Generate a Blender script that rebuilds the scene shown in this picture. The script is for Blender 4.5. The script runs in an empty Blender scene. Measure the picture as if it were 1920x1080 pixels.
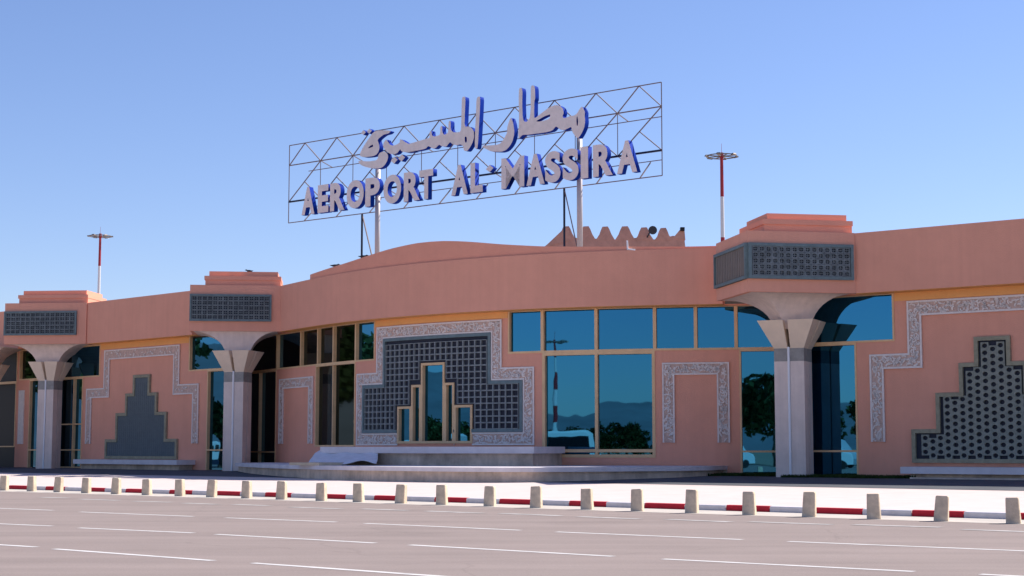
import bpy, bmesh, math, random
from mathutils import Vector, Matrix
random.seed(7)
R = math.radians
scn = bpy.context.scene
COL = scn.collection

# ------------------------------------------------------------------ camera
EYE = 1.6
PITCH = math.atan(302/3000.)
cam_d = bpy.data.cameras.new('camera'); cam = bpy.data.objects.new('camera', cam_d); COL.objects.link(cam)
cam.location = (0, 0, EYE); cam.rotation_euler = (R(90)+PITCH, 0, 0)
cam_d.sensor_width = 36; cam_d.lens = 3000/1920*36; cam_d.clip_start = .1; cam_d.clip_end = 20000
scn.camera = cam

# ------------------------------------------------------------------ light
SUN_EL = 45.0
SUN_DIR = Vector((.92, .42, 1.14)).normalized()        # towards the sun: behind the building, to the right
SUN_EL = math.degrees(math.asin(SUN_DIR.z))
world = bpy.data.worlds.new('World'); scn.world = world; world.use_nodes = True
wn = world.node_tree; wn.nodes.clear()
sky = wn.nodes.new('ShaderNodeTexSky'); sky.sky_type = 'NISHITA'; sky.sun_disc = False
sky.sun_elevation = R(SUN_EL); sky.sun_rotation = math.atan2(SUN_DIR.x, SUN_DIR.y)
sky.altitude = 70; sky.air_density = 1.0; sky.dust_density = 0.25; sky.ozone_density = 2.2
bg = wn.nodes.new('ShaderNodeBackground'); bg.inputs['Strength'].default_value = .098
wo = wn.nodes.new('ShaderNodeOutputWorld')
tint = wn.nodes.new('ShaderNodeMix'); tint.data_type = 'RGBA'; tint.blend_type = 'MULTIPLY'; tint.inputs['Factor'].default_value = 1
tint.inputs[7].default_value = (.81, .825, 1.03, 1)          # one even white balance for the whole sky
wn.links.new(sky.outputs[0], tint.inputs[6]); wn.links.new(tint.outputs[2], bg.inputs[0]); wn.links.new(bg.outputs[0], wo.inputs[0])
sun_d = bpy.data.lights.new('sun', 'SUN'); sun_d.energy = 5.0; sun_d.angle = R(.53); sun_d.color = (1, .94, .87)
sun = bpy.data.objects.new('sun', sun_d); COL.objects.link(sun)
sun.rotation_euler = SUN_DIR.to_track_quat('Z', 'Y').to_euler(); sun.location = (30, 20, 60)
scn.view_settings.view_transform = 'Standard'; scn.view_settings.look = 'None'
scn.view_settings.exposure = 0.62; scn.view_settings.gamma = 1; scn.view_settings.use_curve_mapping = False

# ------------------------------------------------------------------ survey: photo measurements -> real plan
cP, sP = math.cos(PITCH), math.sin(PITCH)
def ray(px, py):
    a = (px-960)/3000.; b = (540-py)/3000.
    return (a, cP-b*sP, sP+b*cP)
def onz(px, py, z):
    r = ray(px, py); t = (z-EYE)/r[2]; return (r[0]*t, r[1]*t)
def atY(px, py, Y):
    r = ray(px, py); t = Y/r[1]; return (r[0]*t, EYE+r[2]*t)

class Sec:
    """a vertical facade line in plan; u runs along it, o is the distance in front of it"""
    def __init__(s, pts):
        s.p = pts; s.u = [0]
        for a, b in zip(pts, pts[1:]): s.u.append(s.u[-1]+math.dist(a, b))
        s.L = s.u[-1]; sn = []
        for a, b in zip(pts, pts[1:]):
            d = math.dist(a, b); sn.append(((b[1]-a[1])/d, -(b[0]-a[0])/d))
        s.n = []
        for i in range(len(pts)):
            a = sn[max(0, i-1)]; b = sn[min(len(sn)-1, i)]
            x, y = a[0]+b[0], a[1]+b[1]; l = math.hypot(x, y); x /= l; y /= l
            k = x*a[0]+y*a[1]; s.n.append((x/k, y/k))
    def _i(s, u):
        i = 0
        while i < len(s.u)-2 and u > s.u[i+1]: i += 1
        return i
    def P(s, u, o=0):
        i = s._i(u); t = (u-s.u[i])/(s.u[i+1]-s.u[i])
        a, b = s.p[i], s.p[i+1]; m, n = s.n[i], s.n[i+1]
        if t < 0: n = m
        if t > 1: m = n
        return (a[0]+(b[0]-a[0])*t+o*(m[0]+(n[0]-m[0])*t), a[1]+(b[1]-a[1])*t+o*(m[1]+(n[1]-m[1])*t))
    def ang(s, u):
        a = s.P(u-.05); b = s.P(u+.05); return math.atan2(b[1]-a[1], b[0]-a[0])
    def hit(s, px, py, o=0):
        r = ray(px, py); best = None
        for i in range(len(s.p)-1):
            A = (s.p[i][0]+o*s.n[i][0], s.p[i][1]+o*s.n[i][1]); B = (s.p[i+1][0]+o*s.n[i+1][0], s.p[i+1][1]+o*s.n[i+1][1])
            dx, dy = B[0]-A[0], B[1]-A[1]; det = -r[0]*dy+dx*r[1]
            t = (-A[0]*dy+dx*A[1])/det
            k = (t*r[0]-A[0])/dx if abs(dx) > abs(dy) else (t*r[1]-A[1])/dy
            lo = -1e9 if i == 0 else -1e-6; hi = 1e9 if i == len(s.p)-2 else 1+1e-6
            if lo <= k <= hi and t > 0 and (best is None or t < best[2]):
                best = (s.u[i]+k*(s.u[i+1]-s.u[i]), EYE+r[2]*t, t)
        return best[0], best[1]
def smooth(pts, n=6):
    out = []
    P = [(2*pts[0][0]-pts[1][0], 2*pts[0][1]-pts[1][1])]+pts+[(2*pts[-1][0]-pts[-2][0], 2*pts[-1][1]-pts[-2][1])]
    for i in range(1, len(P)-2):
        for k in range(n):
            t = k/n
            out.append(tuple(.5*(2*P[i][j]+(P[i+1][j]-P[i-1][j])*t+(2*P[i-1][j]-5*P[i][j]+4*P[i+1][j]-P[i+2][j])*t*t+(3*P[i][j]-P[i-1][j]-3*P[i+1][j]+P[i+2][j])*t**3) for j in (0, 1)))
    out.append(pts[-1]); return out

WO = -.7                                                # wall plane behind the fascia plane
ZB, ZT, ZTR, ZG = 7.64, 10.0, 5.76, .5                   # fascia bottom and top, transom, ground at the wall
SZ = Sec([(-45, 111.7), (-29.8, 96.4)])
SA = Sec([(-24.45, 91.94), (-17.0, 84.75)])
SB = Sec(smooth([(-12.0, 82.4), (-8.7, 77.1), (-5.2, 73.1), (-0.6, 69.7), (4, 67.7), (8.8, 66.6)]))
SC = Sec([(13.39, 62.08), (18.7, 58.05), (34, 46.5)])
K0 = Vector(onz(60, 918.5, 0)); K1 = Vector(onz(1810, 971.5, 0))      # kerb foot line
KD = (K1-K0).normalized(); KN = Vector((-KD.y, KD.x))                # along the kerb, and from kerb to building
def kerb_pt(a, b): return K1+KD*a+KN*b
def gz(x, y):                                           # height of the gently rising pavement
    t = (Vector((x, y))-K1).dot(KN); return .15+.35*min(1, max(0, t/18.2))
def ground_hit(px, py, dz=0):
    z = .3
    for _ in range(30):
        p = onz(px, py, z+dz); z = gz(*p)
    return p

# ------------------------------------------------------------------ materials
def mat(name, base, rough=.8, metal=0, var=.0, var_scale=2., bump=0, bump_scale=30., spec=.3, streak=0, dark=None, detail=6, emit=None, stops=None):
    m = bpy.data.materials.new(name); m.use_nodes = True; nt = m.node_tree; b = nt.nodes['Principled BSDF']
    b.inputs['Roughness'].default_value = rough; b.inputs['Metallic'].default_value = metal
    b.inputs['Specular IOR Level'].default_value = spec
    b.inputs['Base Color'].default_value = (*base, 1)
    tc = nt.nodes.new('ShaderNodeNewGeometry')
    last = None
    if var:
        n = nt.nodes.new('ShaderNodeTexNoise'); n.inputs['Scale'].default_value = var_scale; n.inputs['Detail'].default_value = detail
        n.inputs['Roughness'].default_value = .65
        nt.links.new(tc.outputs['Position'], n.inputs['Vector'])
        r = nt.nodes.new('ShaderNodeValToRGB'); r.color_ramp.elements[0].position = .3; r.color_ramp.elements[1].position = .7
        d = dark or tuple(c*(1-var) for c in base); l = tuple(min(1, c*(1+var*.6)) for c in base)
        r.color_ramp.elements[0].color = (*d, 1); r.color_ramp.elements[1].color = (*l, 1)
        nt.links.new(n.outputs['Fac'], r.inputs['Fac']); last = r.outputs['Color']
    if streak:
        mp = nt.nodes.new('ShaderNodeMapping'); mp.inputs['Scale'].default_value = (3.2, 3.2, .12)
        nt.links.new(tc.outputs['Position'], mp.inputs['Vector'])
        n = nt.nodes.new('ShaderNodeTexNoise'); n.inputs['Scale'].default_value = 1.3; n.inputs['Detail'].default_value = 5
        nt.links.new(mp.outputs[0], n.inputs['Vector'])
        r = nt.nodes.new('ShaderNodeMapRange'); r.inputs['From Min'].default_value = .35; r.inputs['From Max'].default_value = .75
        r.inputs['To Min'].default_value = 1; r.inputs['To Max'].default_value = 1-streak
        nt.links.new(n.outputs['Fac'], r.inputs['Value'])
        mx = nt.nodes.new('ShaderNodeMix'); mx.data_type = 'RGBA'; mx.blend_type = 'MULTIPLY'; mx.inputs['Factor'].default_value = 1
        if last: nt.links.new(last, mx.inputs[6])
        else: mx.inputs[6].default_value = (*base, 1)
        nt.links.new(r.outputs[0], mx.inputs[7]); last = mx.outputs[2]
    if last: nt.links.new(last, b.inputs['Base Color'])
    if bump:
        n = nt.nodes.new('ShaderNodeTexNoise'); n.inputs['Scale'].default_value = bump_scale; n.inputs['Detail'].default_value = 4
        nt.links.new(tc.outputs['Position'], n.inputs['Vector'])
        bp = nt.nodes.new('ShaderNodeBump'); bp.inputs['Strength'].default_value = bump; bp.inputs['Distance'].default_value = .02
        nt.links.new(n.outputs['Fac'], bp.inputs['Height']); nt.links.new(bp.outputs[0], b.inputs['Normal'])
    return m
M = {}
M['stucco'] = mat('pink_stucco', (.83, .385, .262), .92, var=.05, var_scale=.7, bump=.5, bump_scale=22, streak=.045, spec=.15)
M['stucco_trim'] = mat('pink_stucco_trim', (.83, .36, .245), .92, var=.05, var_scale=1.2, bump=.4, bump_scale=22, spec=.15)
M['ochre_glow'] = mat('ochre_bounce_glow', (.90, .45, .16), .9, var=.06, var_scale=1, bump=.4, bump_scale=22, spec=.15)  # warm light bounced off the pavement, put into the colour
M['stone'] = mat('pale_column_stone', (.82, .67, .58), .8, var=.10, var_scale=1.5, bump=.25, bump_scale=18, spec=.2, streak=.12)
M['capital'] = mat('warm_capital_stone', (.86, .68, .51), .8, var=.08, var_scale=1.5, bump=.2, bump_scale=18, spec=.2)
M['side_mesh'] = mat('side_grille_mesh', (.24, .205, .175), .8, var=.1, spec=.2)
M['collar'] = mat('grey_collar', (.33, .31, .28), .75, var=.2, var_scale=3, spec=.2)
M['plaster'] = mat('carved_plaster', (.84, .755, .69), .85, var=.12, var_scale=6, spec=.2)
M['recess'] = mat('carving_ground', (.66, .47, .385), .9, var=.3, var_scale=9, spec=.1)
M['grille'] = mat('dark_grille', (.16, .19, .20), .6, var=.35, var_scale=7, spec=.4)
M['grille_frame'] = mat('grille_frame', (.15, .21, .215), .6, var=.2, var_scale=4, spec=.4)
M['grille_olive'] = mat('olive_screen_frame', (.34, .31, .21), .75, var=.25, var_scale=5, spec=.2)
M['grille_cell'] = mat('screen_cell', (.27, .295, .29), .75, var=.3, var_scale=6, spec=.25)
M['grille_stone'] = mat('honeycomb_stone', (.27, .28, .23), .75, var=.25, var_scale=6, spec=.2)
M['grille_head'] = mat('pier_grille_stone', (.17, .20, .205), .65, var=.45, var_scale=5, spec=.35)
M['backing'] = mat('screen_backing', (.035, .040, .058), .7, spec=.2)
M['fine_mesh'] = mat('fine_grey_screen', (.125, .15, .155), .75, var=.10, var_scale=3, bump=.6, bump_scale=14, spec=.25)
M['mullion'] = mat('bronze_mullion', (.80, .52, .27), .5, metal=.0, var=.12, var_scale=2, spec=.4)
M['road'] = mat('asphalt', (.265, .214, .194), .9, var=.07, var_scale=.35, bump=.5, bump_scale=60, spec=.2, detail=9)
def asphalt():
    m = M['road']; nt = m.node_tree; b = nt.nodes['Principled BSDF']; L_ = nt.links
    src = b.inputs['Base Color'].links[0].from_socket
    g = nt.nodes.new('ShaderNodeNewGeometry'); mp = nt.nodes.new('ShaderNodeMapping'); mp.vector_type = 'POINT'
    mp.inputs['Rotation'].default_value = (0, 0, R(39)); mp.inputs['Scale'].default_value = (.06, 1.1, 1)
    L_.new(g.outputs['Position'], mp.inputs['Vector'])
    cur = src
    def layer(vec, scale, lo, hi, a, b_, detail=6, kind='ShaderNodeTexNoise'):
        nonlocal cur
        n = nt.nodes.new(kind); n.inputs['Scale'].default_value = scale
        if kind == 'ShaderNodeTexNoise': n.inputs['Detail'].default_value = detail; out = n.outputs['Fac']
        else: n.feature = 'DISTANCE_TO_EDGE'; out = n.outputs['Distance']
        L_.new(vec, n.inputs['Vector'])
        r = nt.nodes.new('ShaderNodeMapRange'); r.inputs['From Min'].default_value = lo; r.inputs['From Max'].default_value = hi
        r.inputs['To Min'].default_value = a; r.inputs['To Max'].default_value = b_; L_.new(out, r.inputs['Value'])
        mx = nt.nodes.new('ShaderNodeMix'); mx.data_type = 'RGBA'; mx.blend_type = 'MULTIPLY'; mx.inputs['Factor'].default_value = 1
        L_.new(cur, mx.inputs[6]); L_.new(r.outputs[0], mx.inputs[7]); cur = mx.outputs[2]
    layer(mp.outputs[0], 1.0, .35, .68, 1.04, .90)       # tyre tracks along the lanes
    layer(g.outputs['Position'], .22, .58, .72, 1, .90, 8)   # oil and repair patches
    layer(g.outputs['Position'], 28, .3, .75, 1.08, .90, 3)  # aggregate
    nv = nt.nodes.new('ShaderNodeTexNoise'); nv.inputs['Scale'].default_value = .5; nv.inputs['Detail'].default_value = 5; L_.new(g.outputs['Position'], nv.inputs['Vector'])
    ad = nt.nodes.new('ShaderNodeVectorMath'); ad.operation = 'ADD'; L_.new(g.outputs['Position'], ad.inputs[0]); L_.new(nv.outputs['Color'], ad.inputs[1])
    layer(ad.outputs[0], .13, 0, .005, .90, 1, 0, 'ShaderNodeTexVoronoi')  # thin cracks
    L_.new(cur, b.inputs['Base Color'])
asphalt()
M['pave'] = mat('pavement', (.60, .50, .465), .85, var=.07, var_scale=1.2, bump=.2, bump_scale=20, spec=.2)
M['gutter'] = mat('concrete_gutter', (.50, .45, .40), .9, var=.15, var_scale=.9, bump=.3, spec=.15)
M['paint'] = mat('road_paint', (.60, .575, .555), .75, var=.2, var_scale=2.5, spec=.2)
M['paint_worn'] = mat('worn_road_paint', (.42, .39, .37), .85, var=.35, var_scale=1.6, spec=.15)
M['kerb_red'] = mat('red_kerb_paint', (.50, .02, .035), .7, var=.15, var_scale=4, spec=.2)
M['kerb_white'] = mat('white_kerb_paint', (.66, .62, .62), .8, var=.12, var_scale=4, spec=.2)
M['concrete'] = mat('bollard_concrete', (.72, .58, .42), .92, var=.22, var_scale=5, bump=.5, bump_scale=35, spec=.1)
M['slab'] = mat('platform_coping', (.74, .68, .68), .8, var=.14, var_scale=1.2, spec=.2)
M['riser'] = mat('platform_riser', (.70, .56, .44), .9, var=.35, var_scale=1.1, spec=.1, streak=.2)
M['grass'] = mat('verge_grass', (.035, .06, .016), .9, var=.5, var_scale=3, spec=.1)
M['steel'] = mat('sign_steel', (.20, .145, .135), .6, metal=.0, spec=.4)
M['steel_dark'] = mat('sign_steel_dark', (.02, .025, .05), .5, metal=.3, spec=.4)
M['pole'] = mat('sign_pole', (.52, .48, .47), .45, metal=.2, spec=.4)
M['letter'] = mat('letter_face', (.80, .745, .71), .75, var=.10, var_scale=3, spec=.2)
M['letter_blue'] = mat('letter_blue_side', (.001, .030, .30), .7, spec=.05)
M['mast_red'] = mat('mast_red', (.35, .02, .025), .5, spec=.4)
M['mast_white'] = mat('mast_white', (.70, .68, .66), .5, spec=.4)
M['lamp'] = mat('lamp_housing', (.22, .19, .17), .5, metal=.3)
M['forecourt'] = mat('dark_forecourt', (.10, .105, .115), .9, var=.2, var_scale=1.2, bump=.3, spec=.15)
M['dark'] = mat('near_black', (.012, .013, .013), .5, spec=.3)
M['cloth'] = mat('pale_sheet', (.80, .77, .78), .8, var=.1, var_scale=3, spec=.2)
M['board'] = mat('pale_board', (.60, .50, .36), .8, var=.15, var_scale=3, spec=.2)
M['rough_wall'] = mat('earth_render', (.56, .30, .23), .95, var=.2, var_scale=2, bump=.6, bump_scale=8, spec=.1)
M['roof'] = mat('roof_screed', (.35, .30, .27), .9, var=.15)
M['bird'] = mat('bird_feathers', (.05, .05, .055), .8)
M['white_plastic'] = mat('white_plastic', (.85, .84, .84), .4)
M['hill'] = mat('hazy_hill_scrub', (.17, .18, .20), 1, var=.2, var_scale=.01, spec=0)  # scrub colour lightened and blued to carry the haze of distance
M['land'] = mat('dry_ground', (.30, .24, .18), .95, var=.2, var_scale=.05, spec=.1)
M['leaf'] = mat('leaves', (.09, .13, .045), .8, var=.5, var_scale=1.2, spec=.15)
M['bark'] = mat('bark', (.12, .085, .06), .9, var=.3, var_scale=4)
M['car_white'] = mat('white_car_paint', (.75, .75, .74), .3, spec=.5)
M['car_blue'] = mat('blue_car_paint', (.02, .06, .25), .3, spec=.5)
M['car_glass'] = mat('car_glass', (.01, .012, .015), .08, spec=.6)
M['rubber'] = mat('tyre_rubber', (.02, .02, .02), .8)
def glass_mat(name, col, rough, wav):
    m = bpy.data.materials.new(name); m.use_nodes = True; nt = m.node_tree; b = nt.nodes['Principled BSDF']
    b.inputs['Base Color'].default_value = (*col, 1); b.inputs['Metallic'].default_value = 1; b.inputs['Roughness'].default_value = rough
    g = nt.nodes.new('ShaderNodeNewGeometry'); n = nt.nodes.new('ShaderNodeTexNoise'); n.inputs['Scale'].default_value = .9; n.inputs['Detail'].default_value = 1
    nt.links.new(g.outputs['Position'], n.inputs['Vector'])
    bp = nt.nodes.new('ShaderNodeBump'); bp.inputs['Strength'].default_value = wav; bp.inputs['Distance'].default_value = .02
    nt.links.new(n.outputs['Fac'], bp.inputs['Height']); nt.links.new(bp.outputs[0], b.inputs['Normal'])
    return m
M['glass'] = glass_mat('blue_reflective_glass', (.030, .15, .255), .012, .07)
M['glass_dark'] = glass_mat('dark_tinted_glass', (.03, .05, .05), .03, .07)

# ------------------------------------------------------------------ mesh helpers
class MB:
    def __init__(s): s.v = []; s.f = []; s.m = []
    def add(s, vs, fs, mi=0):
        k = len(s.v); s.v += [tuple(v) for v in vs]; s.f += [tuple(i+k for i in f) for f in fs]; s.m += [mi]*len(fs)
    def box8(s, c, mi=0):                               # c: 4 bottom (ccw from above) + 4 top
        s.add(c, [(3, 2, 1, 0), (4, 5, 6, 7), (0, 1, 5, 4), (1, 2, 6, 5), (2, 3, 7, 6), (3, 0, 4, 7)], mi)
    def box(s, x0, x1, y0, y1, z0, z1, mi=0):
        s.box8([(x0, y0, z0), (x1, y0, z0), (x1, y1, z0), (x0, y1, z0), (x0, y0, z1), (x1, y0, z1), (x1, y1, z1), (x0, y1, z1)], mi)
    def prism(s, poly, z0, z1, mi=0, mtop=None):         # poly: ccw plan, z0/z1 numbers or lists
        n = len(poly); z0 = z0 if isinstance(z0, list) else [z0]*n; z1 = z1 if isinstance(z1, list) else [z1]*n
        vs = [(p[0], p[1], z) for p, z in zip(poly, z0)]+[(p[0], p[1], z) for p, z in zip(poly, z1)]
        s.add(vs, [tuple(range(n-1, -1, -1))]+[(i, (i+1) % n, n+(i+1) % n, n+i) for i in range(n)], mi)
        k = len(s.v)-n; s.f.append(tuple(range(k, k+n))); s.m.append(mi if mtop is None else mtop)
    def bar(s, a, b, w, d=None, mi=0):
        a = Vector(a); b = Vector(b); d = d or w; t = (b-a).normalized()
        up = Vector((0, 0, 1)) if abs(t.z) < .95 else Vector((0, 1, 0))
        x = t.cross(up).normalized()*w/2; y = t.cross(x).normalized()*d/2
        q = [a-x-y, a+x-y, a+x+y, a-x+y, b-x-y, b+x-y, b+x+y, b-x+y]
        s.add(q, [(0, 1, 2, 3), (7, 6, 5, 4), (4, 5, 1, 0), (5, 6, 2, 1), (6, 7, 3, 2), (7, 4, 0, 3)], mi)
    def tube(s, a, b, r0, r1=None, n=12, mi=0, caps=True):
        a = Vector(a); b = Vector(b); r1 = r0 if r1 is None else r1; t = (b-a).normalized()
        up = Vector((0, 0, 1)) if abs(t.z) < .95 else Vector((0, 1, 0))
        x = t.cross(up).normalized(); y = t.cross(x).normalized(); vs = []
        for p, r in ((a, r0), (b, r1)):
            for i in range(n):
                q = 2*math.pi*i/n; vs.append(p+x*math.cos(q)*r+y*math.sin(q)*r)
        fs = [(i, n+i, n+(i+1) % n, (i+1) % n) for i in range(n)]
        if caps: fs += [tuple(range(n)), tuple(range(2*n-1, n-1, -1))]
        s.add(vs, fs, mi)
    def build(s, name, mats, parent=None, fix=True, smooth_=False):
        me = bpy.data.meshes.new(name); me.from_pydata(s.v, [], s.f)
        for m in (mats if isinstance(mats, (list, tuple)) else [mats]): me.materials.append(m)
        me.polygons.foreach_set('material_index', s.m)
        if smooth_: me.polygons.foreach_set('use_smooth', [True]*len(me.polygons))
        me.update()
        if fix:
            bm = bmesh.new(); bm.from_mesh(me); bmesh.ops.recalc_face_normals(bm, faces=bm.faces); bm.to_mesh(me); bm.free()
        return link(name, me, parent)
def link(name, me, parent=None):
    o = bpy.data.objects.new(name, me); COL.objects.link(o)
    if parent is not None: attach(o, parent)
    return o
WM = {}
def world_of(o): return WM.get(o.name, Matrix.Identity(4))
def attach(o, parent):                                  # keep world coordinates
    o.parent = parent; o.matrix_parent_inverse = world_of(parent).inverted()
def tag(o, label=None, cat=None, group=None, kind=None):
    for k, v in (('label', label), ('category', cat), ('group', group), ('kind', kind)):
        if v: o[k] = v
    return o
def empty(name, loc, rz=0, label=None, cat=None, group=None):
    o = bpy.data.objects.new(name, None); COL.objects.link(o); o.location = loc; o.rotation_euler = (0, 0, rz)
    o.empty_display_size = .3
    WM[o.name] = Matrix.Translation(loc) @ Matrix.Rotation(rz, 4, 'Z'); return tag(o, label, cat, group)

def subd(us, S):                                        # extra u lines where the facade bends
    lo, hi = min(us), max(us); extra = [u for u in S.u if lo < u < hi]
    out = sorted(set(round(u, 4) for u in list(us)+extra)); r = []
    for u in out:
        if r and u-r[-1] < .002 : continue
        r.append(u)
    return r
def cells(S, us, zs, pred, o0, o1, mb=None, mi=0, back=False):
    """solid made of the (u, z) grid cells for which pred holds, between offsets o0 (back) and o1 (front)"""
    mb = mb or MB(); us = subd(us, S); zs = sorted(set(round(z, 4) for z in zs))
    nu, nz = len(us)-1, len(zs)-1
    g = [[pred((us[i]+us[i+1])/2, (zs[j]+zs[j+1])/2) for j in range(nz)] for i in range(nu)]
    def p(i, j, o): x, y = S.P(us[i], o); return (x, y, zs[j])
    for i in range(nu):
        for j in range(nz):
            if not g[i][j]: continue
            mb.add([p(i, j, o1), p(i+1, j, o1), p(i+1, j+1, o1), p(i, j+1, o1)], [(0, 1, 2, 3)], mi)
            if back: mb.add([p(i, j, o0), p(i+1, j, o0), p(i+1, j+1, o0), p(i, j+1, o0)], [(3, 2, 1, 0)], mi)
            if i == 0 or not g[i-1][j]: mb.add([p(i, j, o0), p(i, j, o1), p(i, j+1, o1), p(i, j+1, o0)], [(0, 1, 2, 3)], mi)
            if i == nu-1 or not g[i+1][j]: mb.add([p(i+1, j, o0), p(i+1, j, o1), p(i+1, j+1, o1), p(i+1, j+1, o0)], [(3, 2, 1, 0)], mi)
            if j == 0 or not g[i][j-1]: mb.add([p(i, j, o0), p(i+1, j, o0), p(i+1, j, o1), p(i, j, o1)], [(0, 1, 2, 3)], mi)
            if j == nz-1 or not g[i][j+1]: mb.add([p(i, j+1, o0), p(i+1, j+1, o0), p(i+1, j+1, o1), p(i, j+1, o1)], [(3, 2, 1, 0)], mi)
    return mb
def slab(S, u0, u1, z0, z1, o0, o1, mb=None, mi=0): return cells(S, [u0, u1], [z0, z1], lambda u, z: True, o0, o1, mb, mi, back=True)

# ================================================================== GROUND
mb = MB(); mb.box(-7000, 7000, -7000, 7000, -.6, -.05)
tag(mb.build('ground', M['land']), kind='structure')
def strip(a0, a1, b0, b1, z, n=1):
    return [(*kerb_pt(a0, b0), z), (*kerb_pt(a1, b0), z), (*kerb_pt(a1, b1), z), (*kerb_pt(a0, b1), z)]
mb = MB(); mb.add(strip(-170, 120, -62, -.02, 0), [(0, 1, 2, 3)]); road = tag(mb.build('road', M['road'], fix=False), kind='structure')
mb = MB(); mb.add(strip(-170, 120, -2.1, -.02, .004), [(0, 1, 2, 3)]); tag(mb.build('gutter', M['gutter'], fix=False), kind='structure')
# pavement: its joints are real gaps between rows of slabs only near the kerb, where they could be seen
mb = MB()
prof = [(.17, .15), (18.2, .5), (70, .5)]
for (b0, z0), (b1, z1) in zip(prof, prof[1:]):
    for k in range(-17, 12):
        a0, a1 = k*10, k*10+10
        mb.add([(*kerb_pt(a0, b0), z0), (*kerb_pt(a1, b0), z0), (*kerb_pt(a1, b1), z1), (*kerb_pt(a0, b1), z1)], [(0, 1, 2, 3)])
pavement = tag(mb.build('pavement', M['pave'], fix=False), kind='structure')

mb = MB()
for (b0, z0), (b1, z1) in (((10.9, .15+.35*(10.9/18.2)+.006), (18.2, .506)), ((18.2, .506), (40, .506))):
    mb.add([(*kerb_pt(-90, b0), z0), (*kerb_pt(60, b0), z0), (*kerb_pt(60, b1), z1), (*kerb_pt(-90, b1), z1)], [(0, 1, 2, 3)])
tag(mb.build('forecourt', M['forecourt'], fix=False), kind='structure')
# kerb: alternating red and white stones
kerb = tag(empty('kerb', (*kerb_pt(0, 0), 0)), kind='structure')
u_red = (Vector(onz(1527, 963, 0))-K1).dot(KD)
step = 1.32
rngk = random.Random(4)
for k in range(-34, 12):
    a0 = u_red+k*step; w = .17
    mb = MB(); j = .012; h = .152+rngk.uniform(-.004, .004)
    pts = [(0.0, -.1), (0.0, h-.03), (.02, h-.008), (.05, h), (w, h), (w, -.1)]
    vs = []
    for a in (a0+j, a0+step-j):
        for (b, z) in pts: q = kerb_pt(a, b); vs.append((q.x, q.y, z))
    n = len(pts)
    mb.add(vs, [tuple(range(n)), tuple(range(2*n-1, n-1, -1))]+[(i, n+i, n+(i+1) % n, (i+1) % n) for i in range(n)])
    mb.build('kerb_stone', M['kerb_red'] if k % 2 == 0 else M['kerb_white'], kerb)

# lane markings, each dash from its two ends on the road
def dash(x0, y0, x1, y1, w=.14, worn=False):
    a = Vector(onz(x0, y0, 0)); b = Vector(onz(x1, y1, 0)); t = (b-a).normalized(); n = Vector((-t.y, t.x))*w/2
    mb = MB(); z = .004 if not worn else .006
    N = 14; vs = []; fs = []
    rr = random.Random(int(x0*7+y0))
    for i in range(N+1):
        q = a.lerp(b, i/N); e = rr.uniform(-.012, .012); f = rr.uniform(-.012, .012)
        vs += [(q.x-n.x*(1+e*6), q.y-n.y*(1+e*6), z), (q.x+n.x*(1+f*6), q.y+n.y*(1+f*6), z)]
    for i in range(N): fs.append((2*i, 2*i+2, 2*i+3, 2*i+1))
    mb.add(vs, fs); o = mb.build('lane_marking', M['paint_worn'] if worn else M['paint'], fix=False)
    attach(o, road); return o
for d in [(-60, 951, 100, 957), (150, 960, 362, 968.5), (423, 971, 631, 979), (684, 981.5, 977, 994.5), (1043, 997.5, 1392, 1012), (1478, 1015.5, 1990, 1036)]: dash(*d, w=.17)
for d in [(-80, 979, 98, 986.5), (148, 990, 363, 999.5), (405, 1002, 704, 1018.5), (768, 1022, 1150, 1043.5), (1243, 1048.5, 1714, 1072), (1838, 1077, 2300, 1101)]: dash(*d, w=.16)
for d in [(-200, 1009, 68, 1026), (102, 1029.5, 400, 1051.5), (474, 1056, 960, 1090.5)]: dash(*d, w=.15)
for d in [(75, 932.5, 130, 934), (150, 936, 222, 938.5), (250, 940, 320, 942), (345, 943.5, 410, 946), (440, 946, 505, 948.5), (545, 951, 640, 954.5), (680, 954.5, 765, 957.5), (800, 958.5, 905, 962.5), (940, 963, 1052, 967.5), (1085, 969, 1200, 973.5), (1250, 974, 1370, 979), (1405, 978.5, 1560, 984), (1600, 984, 1765, 989), (1805, 993, 1990, 1000)]: dash(*d, w=.35, worn=True)

# ================================================================== TERMINAL BUILDING
T = empty('terminal_building', (-5, 76, ZG), 0, 'long pink airport terminal with blue glass, stepped reliefs and flared column piers', 'building')

# fascias with soffit
def fascia(S, u0, u1, zt=ZT, name='fascia'):
    mb = slab(S, u0, u1, ZB, zt, -1.3, 0); return mb.build(name, M['stucco'], T)
fascia(SZ, 0, SZ.L); fascia(SA, -.25, SA.L); fB = fascia(SB, 0, SB.L); fascia(SC, 0, SC.L)
# swelling parapet above the middle bay
prf = [(3.57, 10.26), (5.5, 10.37), (7.3, 10.48), (8.9, 10.63), (10.8, 10.84), (12.66, 10.97), (14.2, 10.94), (15.6, 10.80), (17.45, 10.54), (19.5, 10.33), (22, 10.21), (25.7, 10.10), (27.2, 10.10)]
def pz(u):
    for (a, x), (b, y) in zip(prf, prf[1:]):
        if a <= u <= b:
            t = (u-a)/(b-a); return x+(y-x)*t
    return prf[-1][1]
mb = MB(); N = 60; ring = []
for i in range(N+1):
    u = 3.57+(SB.L-3.57)*i/N; zt = (pz(max(3.57, u-.6))+pz(u)*2+pz(min(27.2, u+.6)))/4 if i else pz(u)
    f = SB.P(u, -.10); b = SB.P(u, -.55); ring.append([(f[0], f[1], ZT-.1), (f[0], f[1], zt), (b[0], b[1], zt), (b[0], b[1], ZT-.1)])
vs = [v for r in ring for v in r]; fs = [(3, 2, 1, 0), tuple(len(vs)-4+i for i in range(4))]
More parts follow.
